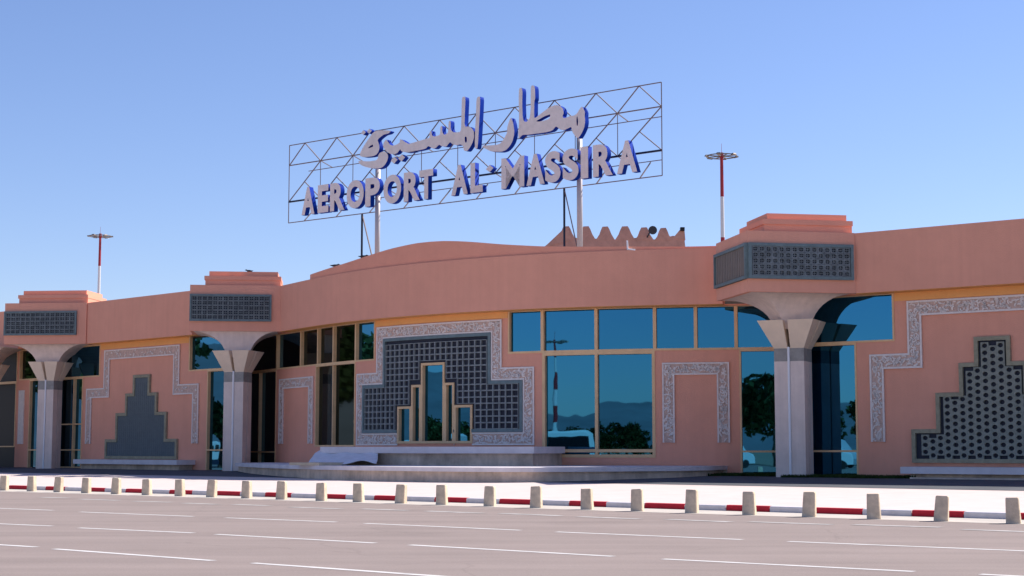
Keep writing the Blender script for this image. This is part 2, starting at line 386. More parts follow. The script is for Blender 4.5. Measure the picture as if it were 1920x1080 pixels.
for i in range(N):
    k = 4*i; fs += [(k, k+4, k+5, k+1), (k+1, k+5, k+6, k+2), (k+2, k+6, k+7, k+3)]
mb.add(vs, fs); mb.build('parapet', M['stucco_trim'], T)
# roof
mb = MB(); front = [SZ.P(0, -1), SZ.P(SZ.L, -1), (-29, 97), (-23.6, 92.7), SA.P(SA.L, -1), (-13, 86)]+[SB.P(u, -1) for u in (2, 6, 10, 14, 18, 22, SB.L)]+[(12, 65.5), SC.P(0.3, -1), SC.P(SC.L, -1)]
back = [(p[0]+26, p[1]+32) for p in (SC.P(SC.L, -1), SB.P(14, -1), SZ.P(0, -1))]
mb.prism(front+back, 9.5, 9.7); mb.build('roof', M['roof'], T)

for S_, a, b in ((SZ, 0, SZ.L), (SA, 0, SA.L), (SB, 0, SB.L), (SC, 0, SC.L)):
    slab(S_, a, b, ZB-.012, ZB-.002, -.69, -.02).build('soffit', M['ochre_glow'], T)  # soffit coloured ochre for the bounce light under the fascia
# walls with openings -------------------------------------------------
def wall(S, u0, u1, holes, zg=.3, o=WO, name='wall', m='stucco'):
    us = [u0, u1]; zs = [zg, ZB+.05]
    for h in holes: us += [h[0], h[1]]; zs += [h[2], h[3]]
    us = [u for u in us if u0 <= u <= u1]; zs = [min(z, ZB+.05) for z in zs]
    pred = lambda u, z: not any(a < u < b and c < z < d for a, b, c, d in holes)
    return cells(S, us, zs, pred, o-.3, o).build(name, M[m], T)
FR = .055
def window(S, u0, u1, z0, z1, rails=(), posts=(), glass='glass', o=WO, fl=1, fr=1, ft=1, fb=1, w=.075, dz=0):
    """glazed opening: bronze frame as the part, panes as its sub-parts"""
    us = [u0, u1]; zs = [z0, z1]
    fr_u = [(u0, u0+w*fl), (u1-w*fr, u1)]+[(p-w/2, p+w/2) for p in posts]
    fr_z = [(z0, z0+w*fb), (z1-w*ft, z1)]+[(r-w/2, r+w/2) for r in rails]
    for a, b in fr_u: us += [a, b]
    for a, b in fr_z: zs += [a, b]
    pred = lambda u, z: any(a < u < b for a, b in fr_u) or any(a < z < b for a, b in fr_z)
    wd = cells(S, us, zs, pred, o-.22, o+.03, back=True).build('window', M['mullion'], T)
    cu = [u0]+sorted(posts)+[u1]; cz = [z0]+sorted(rails)+[z1]
    for a, b in zip(cu, cu[1:]):
        for c, d in zip(cz, cz[1:]):
            mb = MB(); e = .03; P = [S.P(a+e, o-.15), S.P(b-e, o-.15)]; Q = [S.P(a+e, o-.17), S.P(b-e, o-.17)]
            mb.box8([(*P[0], c+e), (*P[1], c+e), (*Q[1], c+e), (*Q[0], c+e), (*P[0], d-e), (*P[1], d-e), (*Q[1], d-e), (*Q[0], d-e)])
            mb.build('pane', M[glass], wd)
    return wd
def hu(S, px, py=690, o=WO): return S.hit(px, py, o)[0]

def glow_strip(S, u0, u1, z0=7.36): slab(S, u0, u1, z0, ZB-.014, WO+.001, WO+.02).build('glow_strip', M['ochre_glow'], T)  # ochre strip painted in place of the bounce glow along the wall top
# --- carved bands and stepped screens
def steps(uc, lv, zb):
    """lv: (half width, top z) from the widest up; returns a predicate and the lines it needs"""
    def inside(u, z):
        if z < zb: return False
        for hw, zt in lv:
            if z < zt: return abs(u-uc) < hw
        return False
    us = [uc+s*hw for hw, _ in lv for s in (-1, 1)]; zs = [zb]+[z for _, z in lv]
    return inside, us, zs
def grow(lv, t): return [(hw-t, z-t) for hw, z in lv]
def band(S, uc, lv, zb, t, parent, closed=False, carve=1.0, name='relief_border', o=WO, seed=1, ulim=None, cut=()):
    hole = lambda u, z: any(a < u < b and z < t_ for a, b, t_ in cut); cu_ = [x for c in cut for x in c[:2]]
    A_, ua, za = steps(uc, lv, zb); B_, ub, zb_ = steps(uc, grow(lv, t), zb+t if closed else zb-1)
    zb_ = [z for z in zb_ if z > zb]
    ok = (lambda u, z: A_(u, z) and not B_(u, z) and (ulim is None or u < ulim) and not hole(u, z))
    us = ua+ub+cu_+([ulim] if ulim else []); zs = za+zb_
    b = cells(S, us, zs, ok, o-.02, o+.045).build(name, M['recess'], parent)
    # raised rims along both edges and carved script strokes between them
    r = .07*(t/.55)
    C_, uc1, zc1 = steps(uc, grow(lv, r), zb+(r if closed else -1)); D_, ud, zd = steps(uc, grow(lv, t-r), zb+(t-r if closed else -1))
    okr = lambda u, z: ok(u, z) and not (C_(u, z) and not D_(u, z))
    cells(S, us+uc1+ud, [z for z in zs+zc1+zd if z >= zb], okr, o+.04, o+.085).build('border_rim', M['plaster'], b)
    if carve:
        rr = random.Random(seed); mb = MB(); inner = lambda u, z: ok(u, z) and C_(u, z) and not D_(u, z)
        lo, hi = min(ua), min(max(ua), ulim or 1e9); zlo, zhi = zb, lv[-1][1]
        n = int(carve*(hi-lo)*(zhi-zlo)/.012)
        for _ in range(n):
            u = rr.uniform(lo, hi); z = rr.uniform(zlo, zhi)
            if not inner(u, z): continue
            ang = rr.uniform(0, 6.28); cur = rr.uniform(-1.6, 1.6); L = rr.uniform(.035, .06); wd = rr.uniform(.018, .034)
            pts = [(u, z)]
            for k in range(4):
                ang += cur*.6; pts.append((pts[-1][0]+math.cos(ang)*L, pts[-1][1]+math.sin(ang)*L))
            if not all(inner(*p) for p in pts): continue
            vs = []
            for k, p in enumerate(pts):
                a = pts[max(0, k-1)]; c = pts[min(4, k+1)]; dx, dz = c[0]-a[0], c[1]-a[1]; l = math.hypot(dx, dz)
                nx, nz = -dz/l*wd, dx/l*wd; w_ = 1 if 0 < k < 4 else .4
                for (su, sz) in ((p[0]-nx*w_, p[1]-nz*w_), (p[0]+nx*w_, p[1]+nz*w_)):
                    for oo in (o+.045, o+.085): x, y = S.P(su, oo); vs.append((x, y, sz))
            fs = []
            for k in range(4):
                q = 4*k; fs += [(q+1, q+3, q+7, q+5), (q, q+1, q+5, q+4), (q+2, q+6, q+7, q+3)]
            mb.add(vs, fs)
        tag(mb.build('carving', M['plaster'], b, fix=False), kind='stuff')
    return b

def block_mesh(name, w, h, t, d, sides=4, m='grille', cross=False):
    """one pierced block: rectangular outside, round or square hole; local x width, z height, -y front"""
    mb = MB(); n = 8
    outer = []; inner = []
    for k in range(n):
        a = 2*math.pi*k/n
        c, s_ = math.cos(a), math.sin(a); q = max(abs(c), abs(s_))
        outer.append((c/q*w/2, s_/q*h/2))
        if sides == 4: inner.append((c/q*(w/2-t), s_/q*(h/2-t)))
        else: inner.append((c*(w/2-t)*1.05, s_*(h/2-t)*1.05))
    vs = [(x, 0, z) for x, z in outer]+[(x, 0, z) for x, z in inner]+[(x, d, z) for x, z in outer]+[(x, d, z) for x, z in inner]
    fs = []
    for k in range(n):
        l = (k+1) % n; fs += [(k, l, n+l, n+k), (n+k, n+l, 3*n+l, 3*n+k), (k, 2*n+k, 2*n+l, l)]
    mb.add(vs, fs)
    if cross:
        mb.box(-w/2+t*.6, w/2-t*.6, .02, d*.7, -t*.35, t*.35); mb.box(-t*.35, t*.35, .03, d*.75, -h/2+t*.6, h/2-t*.6)
    me = bpy.data.meshes.new(name); me.from_pydata(mb.v, [], mb.f); me.materials.append(M[m])
    bm = bmesh.new(); bm.from_mesh(me); bmesh.ops.recalc_face_normals(bm, faces=bm.faces); bm.to_mesh(me); bm.free(); me.update()
    return me
def place_block(name, me, parent, x, y, z, a, tilt=0):
    o = bpy.data.objects.new(name, me); COL.objects.link(o); o.location = (x, y, z); o.rotation_euler = (0, tilt, a); attach(o, parent); return o

# ---- bay far left (Z), seen at the left edge
Zh = lambda px, py=760: hu(SZ, px, py)
zA = [(Zh(-60), Zh(30), .5, ZTR-.1), (Zh(-60), Zh(31), ZTR-.1, ZB), (Zh(35), Zh(82), ZTR, ZB), (Zh(55), Zh(90), .5, ZTR)]
wz = wall(SZ, .3, Zh(92), zA)
s_ = Sec([SZ.P(.3, WO-26), SZ.P(.3, WO)]); slab(s_, 0, s_.L, .3, 9.5, -.25, 0).build('wall', M['stucco'], T)
window(SZ, Zh(-60), Zh(31), ZTR-.1, ZB-.02, glass='dark'); window(SZ, Zh(-60), Zh(30), 1.72, ZTR-.1, glass='dark')
window(SZ, Zh(35), Zh(82), ZTR, ZB-.02, glass='glass_dark'); window(SZ, Zh(55), Zh(90), .5, ZTR, rails=(1.55,), fb=0)
slab(SZ, Zh(36), Zh(46), 1.9, 5.15, WO-.01, WO+.06).build('relief_border', M['plaster'], wz)
slab(SZ, Zh(-60), Zh(30), .4, 1.72, WO-.25, WO-.05).build('door_panel', M['dark'], T)
# ---- bay A
h = lambda px, py: hu(SA, px, py)
aL = h(100, 760); aU = h(188, 690); aD = h(155, 760); bU = h(355, 660); bD = h(388, 780); aR = h(432, 740)
wa = wall(SA, aL, aR, [(aL, aU, ZTR, ZB), (aL, aD, .5, ZTR), (bU, aR, ZTR, ZB), (bD, aR, .5, ZTR)])
window(SA, aL, aU, ZTR, ZB-.02, fl=0)
window(SA, aL, aD, .5, ZTR, rails=(1.55, 3.05), posts=(h(138, 760),), fl=0, glass='glass')
window(SA, bU, aR, ZTR, ZB-.02, fr=0, ft=0); window(SA, bD, aR, .5, ZTR, fr=0, fb=0, rails=(1.55,))
ucA = 4.58; glow_strip(SA, aU+.03, bU-.03, 7.3)
band(SA, ucA, [(5.58, 5.08), (3.75, 7.24)], 1.9, .55, wa, carve=.15, seed=3)
def stepped_screen(S, uc, lv, zb, t, border_m, parent_wall, name, o=WO, ulim=None, cut=()):
    hole = lambda u, z: any(a < u < b and z < t_ for a, b, t_ in cut); cu_ = [x for c in cut for x in c[:2]]; cz_ = [c[2] for c in cut]
    ins, us, zs = steps(uc, grow(lv, t), zb+t); A_, ua, za = steps(uc, lv, zb)
    lim = (lambda u: ulim is None or u < ulim)
    back = cells(S, ua+cu_+([ulim] if ulim else []), za+cz_, lambda u, z: A_(u, z) and lim(u) and not hole(u, z), o-.02, o+.012).build(name, M['backing'], T)
    cells(S, us+ua+cu_+([ulim] if ulim else []), zs+za+cz_, lambda u, z: A_(u, z) and not ins(u, z) and lim(u) and not hole(u, z), o+.01, o+.13).build('screen_frame', M[border_m], back)
    return back, ins
lvA = [(3.55, 2.15), (2.5, 3.62), (1.55, 4.7), (.82, 5.72)]
bk, ins = stepped_screen(SA, 4.75, lvA, 1.05, .16, 'grille_olive', wa, 'stepped_screen')
ins2, us2, zs2 = steps(4.75, grow(lvA, .16), 1.21)
tag(cells(SA, us2, zs2, ins2, WO+.012, WO+.07).build('fine_grid', M['fine_mesh'], bk), kind='stuff')
# fine real slats on it
mb = MB(); u = 1.4
while u < 8.1:
    z = 1.25
    while z < 5.5:
        if ins(u+.06, z) and ins(u-.06, z+.3): slab(SA, u-.05, u+.05, z, z+.30, WO+.07, WO+.078, mb)
        z += .34
    u += .20
tag(mb.build('screen_mesh', M['fine_mesh'], bk, fix=False), kind='stuff')

# ---- bay B (middle)
hb = lambda px, py=690: hu(SB, px, py)
bS = -6.6
e = {k: hb(k) for k in (519, 592, 595, 565, 597, 625, 667, 703, 953, 1017, 1118, 1228, 1305, 1381)}
bE = 30.0
holesB = [(bS, e[519], .5, ZTR), (bS, e[703], ZTR, ZB), (e[592]+.05, e[667], 1.72, ZTR), (e[953], bE, ZTR, ZB), (e[1017], e[1228], 1.24, ZTR), (e[1381]+.12, bE, .45, ZTR)]
# central windows inside the pierced screen
cw = [(hb(791, 760), hb(835, 760), 5.5), (hb(773, 760), hb(791, 760), 4.52), (hb(835, 760), hb(853, 760), 4.57), (hb(747, 780), hb(773, 780), 3.55), (hb(853, 780), hb(887, 780), 3.56)]
for a, b, z in cw: holesB.append((a, b, 1.85, z))
wb = wall(SB, bS, bE, holesB)
window(SB, bS, e[519], .5, ZTR, rails=(1.45,), posts=(hb(487),), fl=0)
ups = [bS, e[519], hb(564), hb(596), hb(625), hb(667), e[703]]
for i, (a, b) in enumerate(zip(ups, ups[1:])): window(SB, a, b, ZTR, ZB-.02, ft=.4, glass='glass_dark' if i in (2, 3, 4) else 'glass', fl=0 if i == 0 else .5, fr=.9)
window(SB, e[592]+.05, e[667], 1.72, ZTR, posts=(hb(625),), glass='glass_dark')
ups = [e[953], e[1017], e[1118], e[1228], e[1305], e[1381], bE]
for i, (a, b) in enumerate(zip(ups, ups[1:])): window(SB, a, b, ZTR, ZB-.02, ft=.3, fl=.8, fr=.8, w=.09)
window(SB, e[1017], e[1228], 1.24, ZTR, rails=(1.53,), posts=(e[1118],), w=.13)
window(SB, e[1381]+.12, bE, .45, ZTR, rails=(1.5,), fb=0, fr=0)
for a, b, z in cw: window(SB, a, b, 1.85, z, o=WO+.05, w=.11)
ucB = 13.15; glow_strip(SB, e[703]+.03, e[953]-.03, 7.34)
lvB = [(5.6, 5.17), (3.93, 7.3)]
band(SB, ucB, lvB, 1.77, .56, wb, closed=True, carve=1.1, seed=5, cut=cw)
lvI = grow(lvB, .57)
bk, ins = stepped_screen(SB, ucB, lvI, 2.34, .14, 'grille_frame', wb, 'pierced_screen', cut=cw)
me = block_mesh('breeze_block', .327, .277, .027, .10, 4, 'grille_cell')
def in_cw(u, z): return any(a-.12 < u < b+.12 and z < t+.14 for a, b, t in cw)
z = 2.34+.14+.14; cnt = 0
while z < 7.0:
    u = ucB-5.0
    while u < ucB+5.05:
        if ins(u-.13, z-.1) and ins(u+.13, z+.1) and not in_cw(u, z):
            x, y = SB.P(u, WO+.115); place_block('breeze_block', me, bk, x, y, z, SB.ang(u)); cnt += 1
        u += .333
    z += .283
print('breeze blocks', cnt)
# small door-shaped reliefs
for (c, hw, sd) in ((26.03, 1.41, 8), ((hb(525, 760)+hb(588, 760))/2, (hb(588, 760)-hb(525, 760))/2, 9)):
    band(SB, c, [(hw, 5.24)], 1.87, .52, wb, carve=1.2 if sd == 8 else .5, seed=sd)
# ---- bay C (right)
hc = lambda px, py=690: hu(SC, px, py)
cS = -3.6
wc = wall(SC, cS, SC.L, [(cS, hc(1679), ZTR, ZB), (cS, hc(1608, 760), .45, ZTR)])
window(SC, cS, hc(1679), ZTR, ZB-.02, fl=0, ft=.3); window(SC, cS, hc(1608, 760), .45, ZTR, rails=(1.52,), fl=0, fb=0)
ucC = 5.15; glow_strip(SC, hc(1679)+.03, SC.L, 7.31)
band(SC, ucC, [(4.92, 5.27), (3.33, 7.28)], 1.88, .58, wc, carve=1.3, seed=12)
lvC = [(3.24, 2.35), (2.24, 3.72), (1.3, 4.82), (.69, 5.78)]
bk, ins = stepped_screen(SC, ucC, lvC, 1.08, .15, 'grille_olive', wc, 'honeycomb_screen')
me = block_mesh('honeycomb_block', .30, .262, .046, .10, 8, 'grille_stone')
i = 0; u = ucC-3.0
while u < ucC+3.1:
    z = 1.08+.15+.13+(.131 if i % 2 else 0)
    while z < 5.6:
        if ins(u-.1, z-.06) and ins(u+.1, z+.08):
            x, y = SC.P(u, WO+.115); place_block('honeycomb_block', me, bk, x, y, z, SC.ang(u))
        z += .263
    u += .302; i += 1
# hidden returns behind the piers, closing the wall between bays
for (p, q) in ((SZ.P(Zh(92), WO), SA.P(aL, WO)), (SA.P(aR, WO), SB.P(bS, WO)), (SB.P(bE, WO), SC.P(cS, WO))):
    s = Sec([p, q]); slab(s, 0, s.L, .3, ZB+.05, -.2, 0).build('wall', M['stucco'], T)

# ---- piers: prow shaped box with grille, tiers, flare, capital and shaft
def pier(P, ud, W, D, col, yaw, gW, first=False, side=False, nb=15, fr_t=.12, blk=True, tiers=True, cw_=1.12, flare_foot=None):
    P = Vector(P); ux = Vector(ud).normalized(); vx = Vector((-ux.y, ux.x))
    def q(u, v, z): p = P+ux*u+vx*v; return (p.x, p.y, z)
    def bx(mb, u0, u1, v0, v1, z0, z1, mi=0):
        mb.box8([q(u0, v0, z0), q(u1, v0, z0), q(u1, v1, z0), q(u0, v1, z0), q(u0, v0, z1), q(u1, v0, z1), q(u1, v1, z1), q(u0, v1, z1)], mi)
    if tiers:
        mb = MB(); bx(mb, 0, W, 0, D, ZB-.004, ZT+.01); body = mb.build('pier_head', M['stucco'], T)
        mb = MB(); bx(mb, .75, W-.02, .2, D-1.0, ZT, 10.30); bx(mb, .70, W, .15, D-.95, 10.30, 10.5); mb.build('cornice', M['stucco_trim'], body)
        mb = MB(); bx(mb, .93, W-.17, .38, D-1.2, 10.5, 10.76); mb.build('cornice', M['stucco_trim'], body)
        # grille in front
        z0, z1 = 8.14, 9.53
        mb = MB(); bx(mb, .06, gW, -.02, .05, z0+.01, z1-.01); gr = mb.build('grille_backing', M['backing'], body)
        mb = MB(); t = fr_t
        for a in ((0.0, gW+.04, z0, z0+t), (0.0, gW+.04, z1-t, z1), (0.0, t, z0+t, z1-t), (gW+.04-t, gW+.04, z0+t, z1-t)): bx(mb, a[0], a[1], -.13, 0.0, a[2], a[3])
        mb.build('grille_frame', M['grille_frame'], body)
        nx = nb; nz = 5; w = (gW-2*t)/nx; hh = (z1-z0-2*t)/nz
        me = block_mesh('grille_block', w*.97, hh*.97, .035, .09, 8 if side else 4, 'grille_head', cross=True)
        for i in range(nx):
            for j in range(nz):
                c = q(t+.02+(i+.5)*w, -.11, 0); place_block('grille_block', me, body, c[0], c[1], z0+t+(j+.5)*hh, math.atan2(ux.y, ux.x))
        if side:
            mb = MB(); bx(mb, -.05, .02, .1, D-.1, z0, z1); mb.build('side_grille_backing', M['side_mesh'], body)
            mb = MB()
            for a in ((.0, D-.02, z0, z0+.12), (.0, D-.02, z1-.12, z1), (.0, .1, z0+.12, z1-.12), (D-.12, D-.02, z0+.12, z1-.12)): bx(mb, -.13, -.0, a[0], a[1], a[2], a[3])
            mb.build('side_grille_frame', M['grille_frame'], body)
            mb = MB(); v = .22
            while v < D-.2: bx(mb, -.07, -.05, v, v+.12, z0+.12, z1-.12); v += .22
            tag(mb.build('side_grille_slats', M['side_mesh'], body), kind='stuff')
    # column
    cx, cy = col; ca, sa = math.cos(yaw), math.sin(yaw)
    def cpt(x, y, z): return (cx+x*ca-y*sa, cy+x*sa+y*ca, z)
    hw = cw_/2; g = .045
    def quarters(mb, z0, h0, z1, h1, gap0, gap1):
        for sx in (-1, 1):
            for sy in (-1, 1):
                a = [(sx*gap0, sy*gap0), (sx*h0, sy*gap0), (sx*h0, sy*h0), (sx*gap0, sy*h0)]; b = [(sx*gap1, sy*gap1), (sx*h1, sy*gap1), (sx*h1, sy*h1), (sx*gap1, sy*h1)]
                if sx*sy < 0: a.reverse(); b.reverse()
                mb.box8([cpt(x, y, z0) for x, y in a]+[cpt(x, y, z1) for x, y in b])
    mb = MB(); quarters(mb, .3, hw, 5.04, hw, g, g); mb.box8([cpt(x, y, zz) for zz in (.3, 5.6) for x, y in ((-g*4, -g*4), (g*4, -g*4), (g*4, g*4), (-g*4, g*4))])
    col_o = mb.build('column', M['stone'], T)
    mb = MB(); quarters(mb, 5.04, hw+.003, 5.55, hw+.003, g, g); mb.build('collar', M['collar'], col_o)
    mb = MB(); quarters(mb, 5.55, hw+.0, 6.64, hw*1.88, g*1.3, g*2.2); mb.build('capital', M['capital'], col_o)
    if tiers and side is not None:
        mb = MB(); mb.tube(cpt(-.01, -hw-.01, .3), cpt(-.01, -hw-.01, 5.6), .05, n=10); mb.build('downpipe', M['white_plastic'], col_o)
    # flare: from a narrow neck up to the footprint of the head
    foot = [Vector(q(u, v, 0)[:2]) for u, v in ((.12, .12), (W-.12, .12), (W-.12, D-.12), (.12, D-.12))] if flare_foot is None else [Vector(p) for p in flare_foot]
    c2 = Vector(col); nk = [c2+(f-(foot[0]+foot[2])/2).normalized()*.80 for f in foot]
    mb = MB(); vs = []; NL = 10; per = 4; sub = 4
    for l in range(NL+1):
        t = l/NL; z = 6.30+(ZB-6.30)*(math.sin(t*math.pi/2)); k = 1-math.cos(t*math.pi/2)
        for e_ in range(4):
            for s_ in range(sub):
                f = s_/sub; a = nk[e_].lerp(nk[(e_+1) % 4], f); b = foot[e_].lerp(foot[(e_+1) % 4], f); p = a.lerp(b, k); vs.append((p.x, p.y, z))
    n = 4*sub; fs = []
    for l in range(NL):
        for i_ in range(n): fs.append((l*n+i_, l*n+(i_+1) % n, (l+1)*n+(i_+1) % n, (l+1)*n+i_))
    fs.append(tuple(NL*n+i_ for i_ in range(n)))
    mb.add(vs, fs); fo = mb.build('flare', M['stone'], col_o)
pier((9.10, 61.30), (.985, .172), 4.36, 4.1, (11.15, 63.45), R(-25), 4.22, side=True, nb=15, cw_=1.2)
pier((-16.55, 81.85), (.994, .11), 4.62, 4.1, (-14.20, 82.95), R(-14), 4.12, nb=15, fr_t=.09, cw_=1.08)
pier((-29.4, 92.45), (.994, -.106), 4.9, 4.1, (-26.95, 93.5), R(-14), 4.3, nb=14, fr_t=.09, cw_=1.0)
pier((-33.5, 96.5), (.994, -.106), 4.3, 3, (-31.55, 96.2), R(-14), 3, tiers=False, cw_=1.0, flare_foot=[(-34, 94.9), (-30.0, 94.7), (-29.6, 98.2), (-33.6, 98.5)])

# ================================================================== PLATFORM, PLINTHS, BENCHES
def flat_poly(fr, back, z0, z1, name, m, parent=None, mtop=None):
    mb = MB(); mb.prism(fr+back, z0, z1); return mb.build(name, m, parent)
footpx = [(447, 884), (470, 888), (520, 893), (600, 898), (700, 901.5), (800, 903.5), (900, 904.5), (1000, 904), (1100, 901.5), (1200, 898), (1300, 894), (1380, 890.5)]
front = [ground_hit(x, y) for x, y in footpx]
front = [front[0]]+smooth(front, 4)[1:]
backp = [SB.P(u, WO+.02) for u in (27.3, 24, 20, 16, 12, 8, 4, 1, -1.5)]
zP = .91
plat = empty('raised_platform', (*front[12], .3), 0, 'low curved grey platform with stained riser under the central windows', 'platform')
flat_poly(front, backp, .1, zP-.17, 'riser', M['riser'], plat)
def off_line(pts, d):
    s = Sec(pts); return [(p[0]+n[0]*d, p[1]+n[1]*d) for p, n in zip(s.p, s.n)]
cap = off_line(front, .16)
flat_poly(cap, backp, zP-.17, zP, 'coping', M['slab'], plat)
# plinth under the central relief
pl = empty('window_plinth', (*SB.P(13, 2), zP), 0, 'higher stone ledge below the stepped central relief, with pale coping', 'ledge')
PO = 3.0; uL = SB.hit(600, 855, PO)[0]; uR = SB.hit(1001, 855, PO)[0]
slab(SB, uL+.15, uR-.15, zP, 1.42, WO+.01, PO-.3).build('riser', M['riser'], pl)
slab(SB, uL, uR, 1.42, 1.70, WO+.02, PO).build('coping', M['slab'], pl)
# left bench
def bench(S, pxa, pxb, yt, o1, zt, label, zc=.25):
    ua = S.hit(pxa, yt, o1)[0]; ub = S.hit(pxb, yt, o1)[0] if pxb < 1925 else S.L
    t = empty('stone_ledge', (*S.P((ua+ub)/2, o1/2), ZG-.05), 0, label, 'ledge')
    slab(S, ua, ub, zt-zc, zt, WO+.02, o1).build('coping', M['slab'], t)
    slab(S, ua+.25, ub-.25, .3, zt-zc, WO+.01, o1-.35).build('riser', M['riser'], t)
bench(SA, 137, 331, 868, .5, 1.02, 'pale stone ledge below the grey stepped screen between the two left piers')
bench(SC, 1688, 1990, 880, .9, .94, 'pale stone ledge below the honeycomb screen at the right')
mb = slab(SC, SC.hit(1705, 905, 1.3)[0], SC.L, .3, .56, WO+.02, 1.25); tag(mb.build('rubble_step', M['riser']), 'rough brown stone step running along the wall under the right ledge', 'step')
# grass verge
mb = MB(); rr = random.Random(3)
for S_, a, b in ((SB, 26.6, 29.8), (SC, -2.6, SC.hit(1730, 900, 0)[0])):
    for k in range(5000):
        u = rr.uniform(a, b); o = rr.uniform(-.6, 1.2)+.35*math.sin(u*2)
        x, y = S_.P(u, o); z = gz(x, y); hh = rr.uniform(.05, .15); an = rr.uniform(0, 3.14); w = .03
        mb.add([(x-w*math.cos(an), y-w*math.sin(an), z), (x+w*math.cos(an), y+w*math.sin(an), z), (x+rr.uniform(-.03, .03), y+rr.uniform(-.03, .03), z+hh)], [(0, 1, 2)])
tag(mb.build('verge_grass', M['grass'], fix=False), 'thin strip of short dark green grass at the foot of the wall by the right column', 'grass', kind='stuff')

# sheet and board lying over the step
c0 = onz(575, 869, zP)
def sheet():
    # cloth surface draped from the plinth coping down to the platform
    nodes = [[(597, 851, 1.46), (640, 846, 1.60), (690, 846, 1.62), (709, 851, 1.58)],
             [(588, 858, 1.24), (636, 856, 1.30), (676, 855, 1.42), (709, 857, 1.46)],
             [(578, 868, 1.0), (612, 868, 1.02), (646, 871, 1.02), (709, 868, 1.16)],
             [(577, 870, .96), (610, 871, .96), (648, 875.5, .93), (706, 873, 1.0)]]
    mb = MB(); N = 12; g = []
    P3 = [[Vector((*onz(x, y, z), z)) if abs(z-EYE) > .12 else Vector((*SB.P(SB.hit(x, y, PO-.05)[0], PO-.05), z)) for x, y, z in r] for r in nodes]
    # keep the depths sane: place rows at plan offsets in front of the plinth instead
    for r, o_ in zip(range(4), (PO-.3, PO+.3, PO+1.3, PO+1.7)):
        for k in range(4):
            x, y, z = nodes[r][k]; u, _ = SB.hit(x, y, o_); p = SB.P(u, o_); P3[r][k] = Vector((p[0], p[1], (1.50, 1.30, 1.02, .93)[r]+(0, .0, .03, 0)[r]))
    def lerp2(a, b):
        i = min(2, int(a*3)); j = min(2, int(b*3)); fa = a*3-i; fb = b*3-j
        return P3[i][j].lerp(P3[i][j+1], fb).lerp(P3[i+1][j].lerp(P3[i+1][j+1], fb), fa)
    rr = random.Random(2)
    for i in range(N+1):
        for j in range(N+1):
            p = lerp2(i/N, j/N).copy(); p.z += .05*math.sin(j*1.4+i*.5)+rr.uniform(-.02, .02)+(.16*math.exp(-((j-10)/1.8)**2)*(i/N) if i > 3 else 0)
            g.append((p.x, p.y, max(p.z, zP+.02)))
    fs = [(i*(N+1)+j, i*(N+1)+j+1, (i+1)*(N+1)+j+1, (i+1)*(N+1)+j) for i in range(N) for j in range(N)]
    mb.add(g, fs); o = mb.build('crumpled_sheet', M['cloth'], smooth_=True)
    md = o.modifiers.new('thick', 'SOLIDIFY'); md.thickness = .03; md2 = o.modifiers.new('sub', 'SUBSURF'); md2.levels = 1; md2.render_levels = 1
    return o
tag(sheet(), 'crumpled pale sheet draped over the left corner of the stone ledge', 'sheet')
ua = SB.hit(580, 872, 4.9)[0]; ub = SB.hit(634, 872, 4.9)[0]
mb = slab(SB, ua, ub, zP+.003, zP+.12, 4.5, 6.0); tag(mb.build('flat_board', M['board']), 'flat cream board lying on the platform in front of the crumpled sheet', 'board')

# ================================================================== BOLLARDS
by = lambda x: 921.5+(982-921.5)/(1895-55)*(x-55)
bxs = [3, 55, 105, 157, 213, 271, 333, 392, 458, 523, 598, 668, 747, 824, 914, 1001, 1097, 1191, 1293, 1401, 1513, 1635, 1761, 1897]
def bollard_mesh(v):
    mb = MB(); rr = random.Random(v); secs = [(0, .158, .115), (.06, .157, .113), (.53, .140, .100), (.568, .137, .097), (.580, .128, .088)]; sk = rr.uniform(-.012, .012)
    vs = []
    for (z, w, d) in secs:
        c = .02
        for (x, y) in ((-w+c, -d), (w-c, -d), (w, -d+c), (w, d-c), (w-c, d), (-w+c, d), (-w, d-c), (-w, -d+c)):
            vs.append((x+sk*z/.58+rr.uniform(-.003, .003), y+rr.uniform(-.003, .003), z+(rr.uniform(-.006, .006) if z > .5 else 0)))
    fs = [tuple(range(7, -1, -1)), tuple(32+i for i in range(8))]
    for l in range(4):
        for i in range(8): fs.append((l*8+i, l*8+(i+1) % 8, (l+1)*8+(i+1) % 8, (l+1)*8+i))
    mb.add(vs, fs); me = bpy.data.meshes.new('bollard'); me.from_pydata(mb.v, [], mb.f); me.materials.append(M['concrete']); me.update(); return me
bms = [bollard_mesh(i) for i in range(5)]
where = ['cut by the left edge of the photo', 'below the leftmost glass bay, second from the left', 'directly below the shaft of the leftmost column', 'below the left end of the left stone ledge',
         'below the left part of the grey stepped screen', 'below the middle of the grey stepped screen', 'below the right end of the left stone ledge', 'left of the second column',
         'just right of the second column', 'below the narrow relief right of the second column', 'below the left end of the crumpled sheet', 'below the middle of the crumpled sheet',
         'below the left part of the pierced central screen', 'below the tall central window', 'below the right half of the pierced central screen', 'below the right end of the central ledge',
         'below the left pane of the big double window', 'below the right pane of the big double window', 'below the door-shaped carved relief', 'below the glass just left of the big right column',
         'below the glass just right of the big right column', 'below the carved band at the right', 'below the left part of the honeycomb screen', 'nearest, at the right edge of the photo']
rr = random.Random(11)
ka = math.atan2(KD.y, KD.x)
for i, x in enumerate(bxs):
    p = onz(x, by(x), 0)
    o = bpy.data.objects.new('bollard', bms[i % 5]); COL.objects.link(o); o.location = (p[0]+KN.x*.1, p[1]+KN.y*.1, -.005)
    o.rotation_euler = (rr.uniform(-.02, .02), rr.uniform(-.05, .05), ka*.45+rr.uniform(-.06, .06)); s = rr.uniform(.96, 1.04); o.scale = (1, 1, s)
    tag(o, 'squat concrete bollard '+where[i], 'bollard', 'concrete bollards along the kerb')

